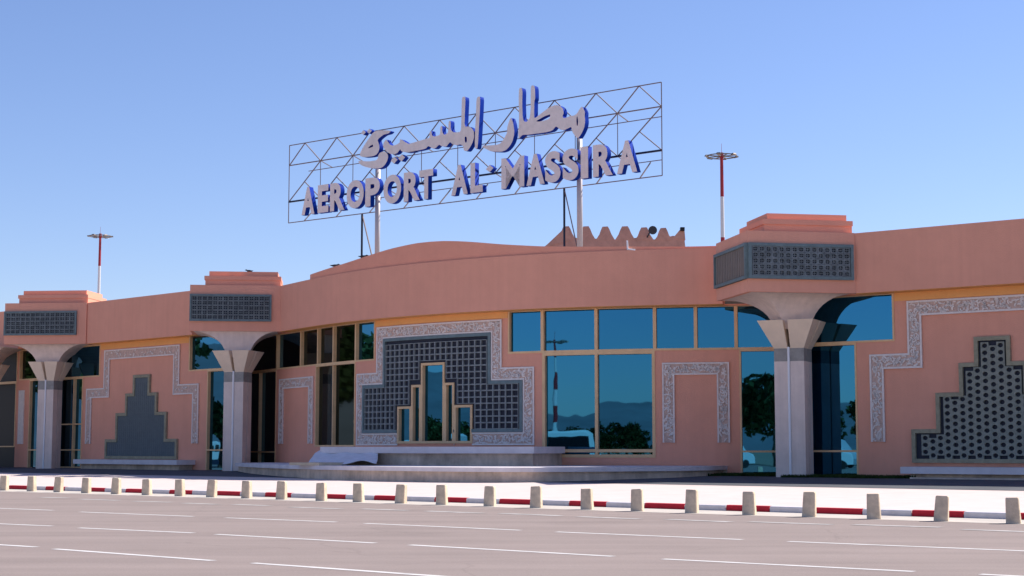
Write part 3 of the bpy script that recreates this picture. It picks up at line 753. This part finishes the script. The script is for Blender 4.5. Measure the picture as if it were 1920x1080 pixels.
# ================================================================== ROOF SIGN
sgL = Vector(atY(543, 274, 87.4)); sgR = Vector(atY(1240, 153, 72.0))
g0 = Vector((sgL.x, 87.4)); g1 = Vector((sgR.x, 72.0)); zT_ = (sgL.y+sgR.y)/2
zBm = (atY(541, 419, 87.4)[1]+atY(1244, 328, 72.0)[1])/2
SS = Sec([tuple(g0), tuple(g1)]); L = SS.L
print('sign', g0, g1, zT_, zBm, sgL.y, sgR.y)
sign = empty('roof_sign', (*SS.P(L/2), 9.7), 0, 'large rooftop letter sign on a steel lattice with grey letters edged in blue', 'sign')
def sp(u, z, o=0): x, y = SS.P(u, o); return (x, y, z)
H = zT_-zBm; z1c = zT_-H*.26; z2c = zBm+H*.27
fr_ = MB()
for a, b in (((0, zBm), (L, zBm)), ((0, zT_), (L, zT_)), ((0, zBm), (0, zT_)), ((L, zBm), (L, zT_))): fr_.bar(sp(*a), sp(*b), .042)
fr_.build('sign_frame', M['steel'], sign)
for z, w in ((z1c, .05), (z2c, .085)):
    mb = MB(); mb.bar(sp(0, z), sp(L, z), w); mb.build('chord', M['steel'] if w < .06 else M['steel_dark'], sign)
    mb = MB(); mb.bar(sp(.6, z-.25, -.9), sp(L-.6, z-.25, -.9), .035); mb.build('chord', M['steel'], sign)
NP = 10; pw = L/NP
for k in range(NP):
    a = k*pw; m_ = a+pw*.5; b = a+pw
    for p, q in (((a, z1c), (m_, zT_)), ((m_, zT_), (b, z1c)), ((a, z2c), (b, z1c)), ((m_, (z1c+z2c)/2), (b, z2c))):
        mb = MB(); mb.bar(sp(*p), sp(*q), .042); mb.build('diagonal_brace', M['steel'], sign)
    mb = MB(); mb.bar(sp(a+pw*.5, z2c-.3, -.9), sp(a+pw*.5, zBm), .045); mb.build('diagonal_brace', M['steel'], sign)
    if k:
        mb = MB(); mb.bar(sp(a, z1c), sp(a, z2c), .035); mb.build('upright', M['steel'], sign)
        mb = MB(); mb.bar(sp(a, z1c), sp(a, z1c-.25, -.9), .035); mb.build('tie', M['steel'], sign)
        mb = MB(); mb.bar(sp(a, z2c), sp(a, z2c-.25, -.9), .035); mb.build('tie', M['steel'], sign)
mb = MB(); rr = random.Random(1)
for px, top in ((708, 318), (1087, 255)):
    u, z = SS.hit(px, 400, .25); zt = SS.hit(px, top, .25)[1]
    mb = MB(); mb.tube(sp(u, 9.6, .25), sp(u, zt, .25), .135, n=16); mb.build('post', M['pole'], sign, smooth_=True)
    u2, _ = SS.hit(px-29, 400, -.1)
    mb = MB(); mb.bar(sp(u2, 9.6, -.1), sp(u2, zBm+.02, -.1), .10); mb.build('back_post', M['steel_dark'], sign)
    mb = MB(); mb.bar(sp(u2, zBm, -.1), sp(u, 9.9, .05), .05); mb.build('strut', M['steel'], sign)
# letters
LO = .75; LD = .30                                       # letter front plane and depth
XU = Vector((g1-g0).normalized().to_3d()); ZU = Vector((0, 0, 1)); NU = Vector((XU.y, -XU.x, 0))
org = Vector((*SS.P(0, LO-LD), 0))
def curve_to_letter(cu, name, fit=None):
    ob = bpy.data.objects.new('tmp', cu); COL.objects.link(ob); dg = bpy.context.evaluated_depsgraph_get(); dg.update()
    me = bpy.data.meshes.new_from_object(ob.evaluated_get(dg)); bpy.data.objects.remove(ob)
    co = [v.co.copy() for v in me.vertices]
    if fit:
        x0, x1, y0, y1 = min(c.x for c in co), max(c.x for c in co), min(c.y for c in co), max(c.y for c in co)
        for c in co: c.x = fit[0]+(c.x-x0)/(x1-x0)*(fit[1]-fit[0]); c.y = fit[2]+(c.y-y0)/(y1-y0)*(fit[3]-fit[2])
    z0, z1 = min(c.z for c in co), max(c.z for c in co)
    for v, c in zip(me.vertices, co): v.co = org+XU*c.x+ZU*c.y+NU*((c.z-z0)/(z1-z0)*LD)
    me.name = name; me.materials.clear(); me.materials.append(M['letter']); me.materials.append(M['letter_blue']); me.update()
    for p in me.polygons: p.material_index = 0 if p.normal.dot(NU) > .7 else 1
    o = link(name, me, sign); return o
caps = [('A', 566, 590), ('E', 596, 616), ('R', 619, 646), ('O', 650, 682), ('P', 685, 712), ('O', 719, 752), ('R', 757, 787), ('T', 786, 812),
        ('A', 846, 877), ('L', 882, 905), ('M', 940, 983), ('A', 987, 1021), ('S', 1022, 1051), ('S', 1055, 1085), ('I', 1089, 1103), ('R', 1112, 1149), ('A', 1157, 1195)]
zl0 = (SS.hit(580, 403, LO)[1]+SS.hit(1180, 322, LO)[1])/2; zl1 = (SS.hit(580, 352, LO)[1]+SS.hit(1175, 261, LO)[1])/2
print('letters z', zl0, zl1, [SS.hit(580, 403, LO)[1], SS.hit(1180, 322, LO)[1], SS.hit(580, 352, LO)[1], SS.hit(1175, 261, LO)[1]])
for ch, a, b in caps:
    cu = bpy.data.curves.new('t', 'FONT'); cu.body = ch; cu.size = 1; cu.extrude = .1; cu.offset = .02 if ch == 'M' else .045; cu.resolution_u = 6
    ua = SS.hit(a, 350, LO)[0]; ub = SS.hit(b, 350, LO)[0]
    o = curve_to_letter(cu, 'letter', (ua, ub, zl0, zl1)); o['label'] = 'grey capital letter %s with blue sides' % ch
def poly_letter(name, loops, label):
    cu = bpy.data.curves.new('g', 'CURVE'); cu.dimensions = '2D'; cu.fill_mode = 'BOTH'; cu.extrude = .1
    for lp in loops:
        s = cu.splines.new('POLY'); s.points.add(len(lp)-1); s.use_cyclic_u = True
        for pt, (x, y) in zip(s.points, lp):
            u, z = SS.hit(x, y, LO); pt.co = (u, z, 0, 1)
    o = curve_to_letter(cu, name); o['label'] = label; return o
def Z(ox, oy, sc, pts): return [(ox+x/sc, oy+y/sc) for x, y in pts]
def chaikin(p):
    o = []
    for i in range(len(p)):
        a, b = p[i], p[(i+1) % len(p)]
        o += [(a[0]*.8+b[0]*.2, a[1]*.8+b[1]*.2), (a[0]*.2+b[0]*.8, a[1]*.2+b[1]*.8)]
    return o
za = lambda p: chaikin(Z(660, 220, 10.8, p)); zb_ = lambda p: chaikin(Z(760, 170, 8.306, p)); zc_ = lambda p: chaikin(Z(890, 210, 12, p)); zd_ = lambda p: chaikin(Z(960, 150, 9, p))
poly_letter('script_letter', [za([(430, 300), (360, 400), (290, 500), (220, 610), (165, 720), (160, 785), (230, 805), (330, 800), (430, 785), (495, 755), (535, 700), (556, 630), (553, 565), (530, 500), (517, 455), (550, 420), (600, 380), (650, 345), (740, 325), (790, 275), (700, 262), (600, 262), (510, 270)]),
                              za([(315, 630), (380, 565), (425, 550), (430, 590), (395, 608)])], 'round looped last letter of the Arabic line, at its left end')
poly_letter('script_letter', [za([(130, 880), (220, 885), (320, 892), (420, 885), (490, 870), (525, 830), (530, 775), (560, 720), (620, 692), (680, 702), (722, 740), (733, 800), (712, 880), (668, 960), (605, 1018), (520, 1040), (400, 1032), (280, 1008), (190, 970), (135, 925)])], 'curved tail stroke under the looped Arabic letter')
left = Z(660, 220, 10.8, [(1296, 690), (1210, 700), (1120, 712), (1040, 700), (995, 680), (975, 640), (950, 680), (915, 725), (860, 748), (800, 748), (730, 715), (665, 655), (630, 585), (640, 510), (695, 440), (730, 500), (770, 560), (840, 572), (920, 545), (975, 500), (960, 440), (1010, 455), (1080, 500), (1150, 538), (1210, 520), (1290, 500)])
right = Z(760, 170, 8.306, [(150, 800), (260, 768), (350, 742), (378, 735), (376, 640), (408, 620), (412, 690), (440, 715), (510, 700), (540, 680), (545, 560), (575, 545), (575, 640), (600, 690), (650, 665), (668, 640), (672, 480), (706, 465), (706, 600), (735, 645), (800, 650), (860, 640), (870, 560), (875, 300), (880, 110), (915, 88), (938, 112), (928, 330), (920, 560), (1000, 558), (1042, 592), (1068, 640), (1072, 720), (1050, 800), (1010, 880), (965, 940), (910, 935), (900, 860), (860, 835), (790, 850), (735, 835), (700, 800), (680, 815), (640, 872), (565, 865), (525, 838), (470, 898), (420, 900), (385, 872), (352, 862), (320, 903), (200, 930), (100, 945), (0, 955)])
poly_letter('script_letter', [chaikin(left+right[0:]), zb_([(925, 715), (955, 715), (962, 785), (945, 815), (925, 790)])], 'long joined Arabic stroke with three teeth and a tall stem')
poly_letter('script_letter', [zb_([(1108, 130), (1130, 92), (1168, 92), (1160, 330), (1145, 600), (1128, 880), (1105, 910), (1078, 885), (1092, 500), (1102, 300)])], 'tall single upright Arabic stroke right of the joined word')
poly_letter('script_letter', [zc_([(820, 120), (845, 190), (868, 260), (882, 350), (892, 430), (886, 520), (862, 620), (830, 700), (780, 780), (700, 860), (600, 895), (480, 892), (370, 888), (290, 850), (180, 790), (170, 755), (300, 752), (480, 742), (570, 715), (635, 640), (685, 555), (730, 460), (732, 350), (760, 250), (790, 170)])], 'curved Arabic letter like a hook in the middle of the line')
poly_letter('script_letter', [zd_([(110, 1000), (150, 950), (190, 922), (260, 925), (400, 905), (560, 885), (680, 855), (735, 785), (770, 795), (805, 835), (870, 850), (940, 820), (1000, 785), (1015, 870), (1060, 940), (1105, 985), (1135, 965), (1180, 890), (1220, 800), (1236, 700), (1226, 610), (1230, 530), (1180, 440), (1140, 490), (1100, 560), (1050, 600), (980, 605), (900, 642), (862, 640), (855, 600), (872, 560), (860, 480), (800, 432), (740, 420), (660, 445), (560, 510), (470, 580), (382, 650), (374, 600), (376, 350), (392, 320), (387, 110), (345, 85), (318, 110), (315, 250), (315, 500), (300, 640), (260, 700), (205, 705), (180, 640), (172, 390), (178, 200), (165, 130), (118, 135), (112, 350), (120, 600), (112, 800), (105, 900)]),
                              zd_([(400, 695), (480, 650), (570, 602), (655, 575), (630, 650), (550, 682), (450, 704)]), zd_([(1100, 600), (1116, 680), (1110, 775), (1090, 765), (1087, 650)])], 'joined Arabic letters with two tall stems and two loops at the right')
for (x, y, s, lb) in ((681.5, 248.5, 4.6, 'left diamond dot above the looped Arabic letter'), (692.5, 246, 4.6, 'right diamond dot above the looped Arabic letter'), (739, 300.5, 6.5, 'left diamond dot under the Arabic line'), (753, 296, 6.5, 'right diamond dot under the Arabic line'), (918, 316, 7, 'small diamond between the words of the Latin line')):
    poly_letter('diamond', [[(x-s, y+s*.2), (x, y-s), (x+s, y-s*.2), (x, y+s)]], lb)
# floodlight on the lattice
u, z = SS.hit(686, 247, .0)

# ================================================================== BEHIND AND ON THE ROOF
cr = empty('crenellated_tower', (*atY(1150, 462, 92)[:1], 92, 9.7), 0, 'reddish earth crenellated rooftop tower with pointed merlons behind the parapet', 'tower')
def yp(x, y, Y): p = atY(x, y, Y); return (p[0], p[1])
def extr(pts, Y0, Y1, name, m, parent):
    n = len(pts); mb = MB(); vs = [(x, Y0, z) for x, z in pts]+[(x, Y1, z) for x, z in pts]
    mb.add(vs, [tuple(range(n)), tuple(range(2*n-1, n-1, -1))]+[(i, n+i, n+(i+1) % n, (i+1) % n) for i in range(n)]); return mb.build(name, m, parent)
Yc = 92
base = [yp(1020, 480, Yc), yp(1020, 463, Yc), yp(1040, 447, Yc), yp(1078, 446, Yc), yp(1118, 447.5, Yc), yp(1155, 449, Yc), yp(1192, 446, Yc), yp(1228, 449, Yc), yp(1262, 442, Yc), yp(1283, 445, Yc), yp(1287, 480, Yc)]
extr(base, Yc, Yc+5, 'tower_wall', M['rough_wall'], cr)
mer = [(1062, 424, 36), (1099, 424, 36), (1135, 424.5, 36), (1172, 424, 38), (1208, 426, 36), (1244, 427, 34)]
for i, (x, y, w) in enumerate(mer):
    b = 450; h2 = w/2
    shape = [(x-h2, b), (x-h2*.62, y+15), (x-h2*.42, y+5), (x-h2*.30, y+.5), (x+h2*.26, y), (x+h2*.42, y+5), (x+h2*.62, y+14), (x+h2, b)]
    extr([yp(a, c, Yc-.004*(i+1)) for a, c in shape], Yc-.004*(i+1), Yc+.6, 'merlon', M['rough_wall'], cr)
extr([yp(1020, 464, Yc), yp(1056, 430, Yc), yp(1066, 426, Yc), yp(1072, 450, Yc)], Yc-.04, Yc+.55, 'merlon', M['rough_wall'], cr)
extr([yp(1262, 446, Yc), yp(1275, 430.5, Yc), yp(1283, 428, Yc), yp(1285, 450, Yc)], Yc-.04, Yc+.55, 'merlon', M['rough_wall'], cr)
# round horn loudspeaker beside a merlon
p = atY(1223, 433, Yc-.6); mb = MB(); mb.tube((p[0], Yc-.9, p[1]), (p[0]-.1, Yc-.35, p[1]), .24, .09, 16); mb.tube((p[0], Yc-.93, p[1]), (p[0], Yc-.9, p[1]), .25, .25, 16); mb.bar((p[0]-.1, Yc-.35, p[1]), (p[0]-.25, Yc, p[1]-.3), .06)
tag(mb.build('horn_loudspeaker', M['bird']), 'dark round horn loudspeaker fixed beside the fifth merlon', 'loudspeaker')
p = atY(1280, 429, Yc-.3); mb = MB(); mb.box(p[0]-.12, p[0]+.12, Yc-.3, Yc+.1, p[1]-.1, p[1]+.1); mb.bar((p[0], Yc, p[1]-.5), (p[0], Yc, p[1]), .05)
tag(mb.build('rooftop_camera', M['dark']), 'small dark box camera on the right corner of the crenellated tower', 'camera')
# white elbow pipe on the parapet
u, z = SB.hit(1180, 462, .02); mb = MB(); q = lambda du, z: (*SB.P(u+du, -.02), z)
mb.tube(q(-.1, ZT+.42), q(-.08, ZT+.02), .035, n=8); mb.tube(q(-.08, ZT+.05), q(.25, ZT+.0), .035, n=8)
tag(mb.build('elbow_pipe', M['white_plastic']), 'small white elbow pipe on top of the fascia below the crenellated tower', 'pipe')

def bird(x, y, z, sc, a, label):
    mb = MB(); N = 8
    prof = [(-.20, .005, .01), (-.10, .03, .0), (0, .055, 0), (.08, .05, .01), (.12, .03, .035), (.16, .035, .055), (.20, .02, .06), (.25, .003, .055)]
    vs = []
    for px_, r, dz in prof:
        for k in range(N): t = 2*math.pi*k/N; vs.append((px_, r*math.cos(t), r*math.sin(t)+dz))
    fs = [(l*N+i, l*N+(i+1) % N, (l+1)*N+(i+1) % N, (l+1)*N+i) for l in range(len(prof)-1) for i in range(N)]
    mb.add(vs, fs); mb.bar((0, .02, -.04), (0.01, .02, -.10), .008); mb.bar((0, -.02, -.04), (0.01, -.02, -.10), .008)
    o = mb.build('bird', M['bird'], smooth_=True); o.location = (x, y, z+.10*sc); o.rotation_euler = (0, 0, a); o.scale = (sc,)*3
    return tag(o, label, 'bird')
p = atY(468, 498, 83.5); bird(p[0], 83.5, 10.76, 1.3, 2.6, 'small dark bird perched on top of the second pier from the left')
u, z = SB.hit(627, 499, -.3); x, y = SB.P(u, -.3); bird(x, y, pz(u)-.01, 1.2, .4, 'small dark bird perched low on the rising parapet, left of the sign')
u, z = SB.hit(680, 482, -.3); x, y = SB.P(u, -.3); bird(x, y, pz(u)-.01, 1.2, .4, 'small dark bird perched on the parapet by the left sign post')

# floodlight masts
def mast(x, y, Hm, label, band=2.85):
    t = empty('floodlight_mast', (x, y, 0), 0, label, 'lamp mast', 'red and white floodlight masts')
    bands = [(0, 2.6, 0)]; z = Hm; k = 0; seq = []
    while z > 0: seq.append((max(0, z-band), z, k)); z -= band; k ^= 1
    for a, b, k in seq:
        mb = MB(); r = lambda z_: .23-.12*z_/Hm; mb.tube((x, y, a), (x, y, b), r(a), r(b), 12); mb.build('pole_band', M['mast_white'] if k else M['mast_red'], t, smooth_=False)
    mb = MB(); Rr = 1.05; n = 20
    for j in range(n):
        a0, a1 = 2*math.pi*j/n, 2*math.pi*(j+1)/n
        mb.bar((x+Rr*math.cos(a0), y+Rr*math.sin(a0), Hm), (x+Rr*math.cos(a1), y+Rr*math.sin(a1), Hm), .07)
    for j in range(4):
        a0 = math.pi*j/4+.3; mb.bar((x-Rr*math.cos(a0), y-Rr*math.sin(a0), Hm), (x+Rr*math.cos(a0), y+Rr*math.sin(a0), Hm), .06)
    mb.build('head_ring', M['lamp'], t)
    for j in range(6):
        a0 = 2*math.pi*j/6+.2; cx, cy = x+(Rr+.02)*math.cos(a0), y+(Rr+.12)*math.sin(a0)
        mb = MB(); ca, sa = math.cos(a0), math.sin(a0)
        v = [(-.10, -.17, -.08), (.14, -.17, -.03), (.14, .17, -.03), (-.10, .17, -.08), (-.08, -.12, .05), (.10, -.12, .06), (.10, .12, .06), (-.08, .12, .05)]
        mb.box8([(cx+a*ca-b*sa, cy+a*sa+b*ca, Hm+c) for a, b, c in v]); mb.build('floodlight', M['lamp'], t)
    mb = MB(); mb.tube((x, y, Hm-.1), (x, y, Hm+.25), .16, .13, 12); mb.tube((x, y, Hm+.2), (x, y, Hm+.9), .015, .01, 6); mb.build('mast_cap', M['mast_red'], t)
d = 110; p = atY(1353, 293, d); mast(p[0], d, p[1], 'red and white floodlight mast behind the roof just left of the big right pier')
d = 151; p = atY(188, 443, d); mast(p[0], d, p[1], 'red and white floodlight mast behind the roof near the leftmost pier')

# ================================================================== WORLD ON THE CAMERA'S SIDE, SEEN IN THE GLASS
def tree(x, y, h_, r_, seed, label):
    t = empty('tree', (x, y, 0), 0, label, 'tree', 'trees opposite the terminal')
    rr = random.Random(seed); mb = MB(); mb.tube((x, y, -.1), (x+rr.uniform(-.3, .3), y, h_*.5), .22, .12, 8)
    for k in range(5):
        a = rr.uniform(0, 6.28); mb.tube((x, y, h_*rr.uniform(.3, .5)), (x+math.cos(a)*r_*.6, y+math.sin(a)*r_*.6, h_*rr.uniform(.6, .85)), .09, .03, 6)
    mb.build('trunk', M['bark'], t)
    mb = MB(); cl = [(rr.uniform(-1, 1)*r_*.6, rr.uniform(-1, 1)*r_*.6, h_*rr.uniform(.45, .85), r_*rr.uniform(.35, .6)) for _ in range(9)]
    for k in range(1500):
        c = rr.choice(cl); v = Vector((rr.gauss(0, 1), rr.gauss(0, 1), rr.gauss(0, 1))).normalized()*c[3]*rr.uniform(.6, 1.05)
        p = Vector((x+c[0]+v.x, y+c[1]+v.y, c[2]+v.z*.8)); s = rr.uniform(.2, .45)*min(1.3, h_/7)
        a = Vector((rr.gauss(0, 1), rr.gauss(0, 1), rr.gauss(0, 1))).normalized()*s; b = a.orthogonal().normalized()*s*.7
        mb.add([p-a, p+b, p+a, p-b], [(0, 1, 2, 3)])
    mb.build('crown', M['leaf'], t, fix=False)
rr = random.Random(21)
def th(a):                                              # tree height along the far side of the road
    if a < -65: return rr.uniform(5, 7)
    if a < -44: return rr.uniform(6, 8)
    if a < 17: return rr.uniform(3.0, 4.6)
    return rr.uniform(8.5, 10)
kinds = ['round bushy tree', 'low spreading tree', 'dense dark tree', 'loose pale tree', 'tall leafy tree']
k = 0; a = -118
while a < 48:
    p = kerb_pt(a, -(66+rr.uniform(0, 14))); hgt = th(a)
    tree(p.x, p.y, hgt, hgt*rr.uniform(.42, .55), k, kinds[k % 5]+' in the row across the road, seen only mirrored in the glass'); k += 1
    a += hgt*rr.uniform(.45, .75)
for k in range(9):
    tall = k >= 4; x = -62-rr.uniform(0, 12); y = (86+k*3.2) if not tall else 98+(k-4)*3.6; hgt = rr.uniform(13, 15.5) if tall else rr.uniform(5, 7)
    tree(x, y, hgt, hgt*.36, 100+k, ('tall dense tree' if tall else 'low bushy tree')+' left of the terminal, seen only mirrored in the left windows')
mast(-48.4, 13.6, 11.3, 'red and white floodlight mast across the road, seen only mirrored in the big double window', 1.45)
# hills
mb = MB(); hills = []
rr = random.Random(5); N = 90
import mathutils
cen = Vector((0, 70)); vs = []
for i in range(N+1):
    a = R(150)+R(160)*i/N; d = 2600
    hgt = 150*(0.55+.45*math.sin(i*.09+1.1))*(.6+.4*math.sin(i*.05+.4))+rr.uniform(-2, 2)+45
    for rd, z in ((d-700, -1), (d-250, hgt*.55), (d, hgt), (d+800, -1)):
        vs.append((cen.x+math.cos(a)*rd, cen.y+math.sin(a)*rd, z))
fs = [(i*4+j, i*4+j+1, i*4+5+j, i*4+4+j) for i in range(N) for j in range(3)]
mb.add(vs, fs); tag(mb.build('hills', M['hill'], fix=False), kind='structure')
# vehicles across the road
def vehicle(px, py, rz, kind, paint, label, cat):
    t = empty(kind, (px, py, 0), rz, label, cat, 'vehicles parked across the road')
    m4 = Matrix.Translation((px, py, 0)) @ Matrix.Rotation(rz, 4, 'Z')
    if kind == 'parked_van': prof = [(-2.6, .35), (-2.6, 1.2), (-2.55, 2.3), (-2.3, 2.45), (.9, 2.45), (1.3, 2.3), (1.9, 1.35), (2.55, 1.1), (2.7, .8), (2.7, .35)]; W = 1.0; wx = (-1.7, 1.75); gl = [(.55, 1.4, 1.35, 2.15), (-2.2, .4, 1.4, 2.1)]
    elif kind == 'parked_bus': prof = [(-5.8, .35), (-5.85, 1.5), (-5.75, 2.9), (-5.5, 3.05), (5.4, 3.05), (5.75, 2.8), (5.9, 1.3), (5.9, .35)]; W = 1.25; wx = (-3.4, 3.7); gl = [(-5.4, 5.5, 1.5, 2.6)]
    else: prof = [(-2.1, .3), (-2.15, .8), (-1.9, .98), (-1.3, 1.42), (-.9, 1.48), (.35, 1.48), (.8, 1.38), (1.35, 1.0), (2.0, .85), (2.15, .65), (2.15, .3)]; W = .86; wx = (-1.3, 1.35); gl = [(-1.2, -.2, .98, 1.38), (-.1, .85, .98, 1.36)]
    n = len(prof); mb = MB(); vs = []
    for y, k in ((-W, .94), (-W*.97, 1.0), (W*.97, 1.0), (W, .94)):
        cx = sum(p[0] for p in prof)/n; cz = .35
        for (a, b) in prof: vs.append(m4 @ Vector((cx+(a-cx)*k, y, cz+(b-cz)*k)))
    fs = [tuple(range(n)), tuple(range(4*n-1, 3*n-1, -1))]+[(l*n+i, (l+1)*n+i, (l+1)*n+(i+1) % n, l*n+(i+1) % n) for l in range(3) for i in range(n)]
    mb.add(vs, fs); mb.build('body', paint, t)
    for (a, b, c, d) in gl:
        for s in (-1, 1):
            mb = MB(); y0 = s*(W-.02); y1 = s*(W+.012)
            q = [m4 @ Vector(v) for v in ((a, y0, c), (b, y0, c), (b, y1, c), (a, y1, c), (a+.12, y0, d), (b-.12, y0, d), (b-.12, y1, d), (a+.12, y1, d))]
            mb.box8(q); mb.build('side_window', M['car_glass'], t)
    for a in wx:
        for s in (-1, 1):
            mb = MB(); mb.tube(m4 @ Vector((a, s*(W-.2), .34)), m4 @ Vector((a, s*(W+.03), .34)), .34, .34, 16); mb.build('wheel', M['rubber'], t)
vl = [(-31, -45, 'parked_bus', 'car_white', 'white coach parked across the road, mirrored in the big double window'), (-19.5, -46, 'parked_car', 'car_white', 'white car parked ahead of the nearest coach, mirrored in the glass'),
      (-43, -46, 'parked_van', 'car_white', 'white van parked behind the nearest coach, mirrored in the glass'), (9.5, -46, 'parked_van', 'car_white', 'white van nearest the camera, mirrored left of the big column'),
      (18, -46.5, 'parked_car', 'car_blue', 'blue car parked beside the nearest van, mirrored in the glass'), (-76, -45, 'parked_bus', 'car_white', 'second white coach, farther along the road, mirrored in the central windows'),
      (-12, -46, 'parked_car', 'car_white', 'white car second ahead of the nearest coach, mirrored in the glass'), (-3, -46.5, 'parked_van', 'car_white', 'white van third ahead of the nearest coach, mirrored in the glass'),
      (-60, -46, 'parked_car', 'car_blue', 'blue car parked between the van and the far coach, mirrored in the glass'), (-92, -46, 'parked_car', 'car_white', 'white car parked behind the far coach, mirrored in the glass'),
      (-104, -46, 'parked_van', 'car_white', 'white van at the far end of the parked row, mirrored in the glass'), (-147, -45, 'parked_van', 'car_white', 'lone white van far to the left, mirrored beside the second column')]
for a, b, k, m_, lb in vl:
    p = kerb_pt(a, b); vehicle(p.x, p.y, ka+rr.uniform(-.05, .05), k, M[m_], lb, k.split('_')[1])
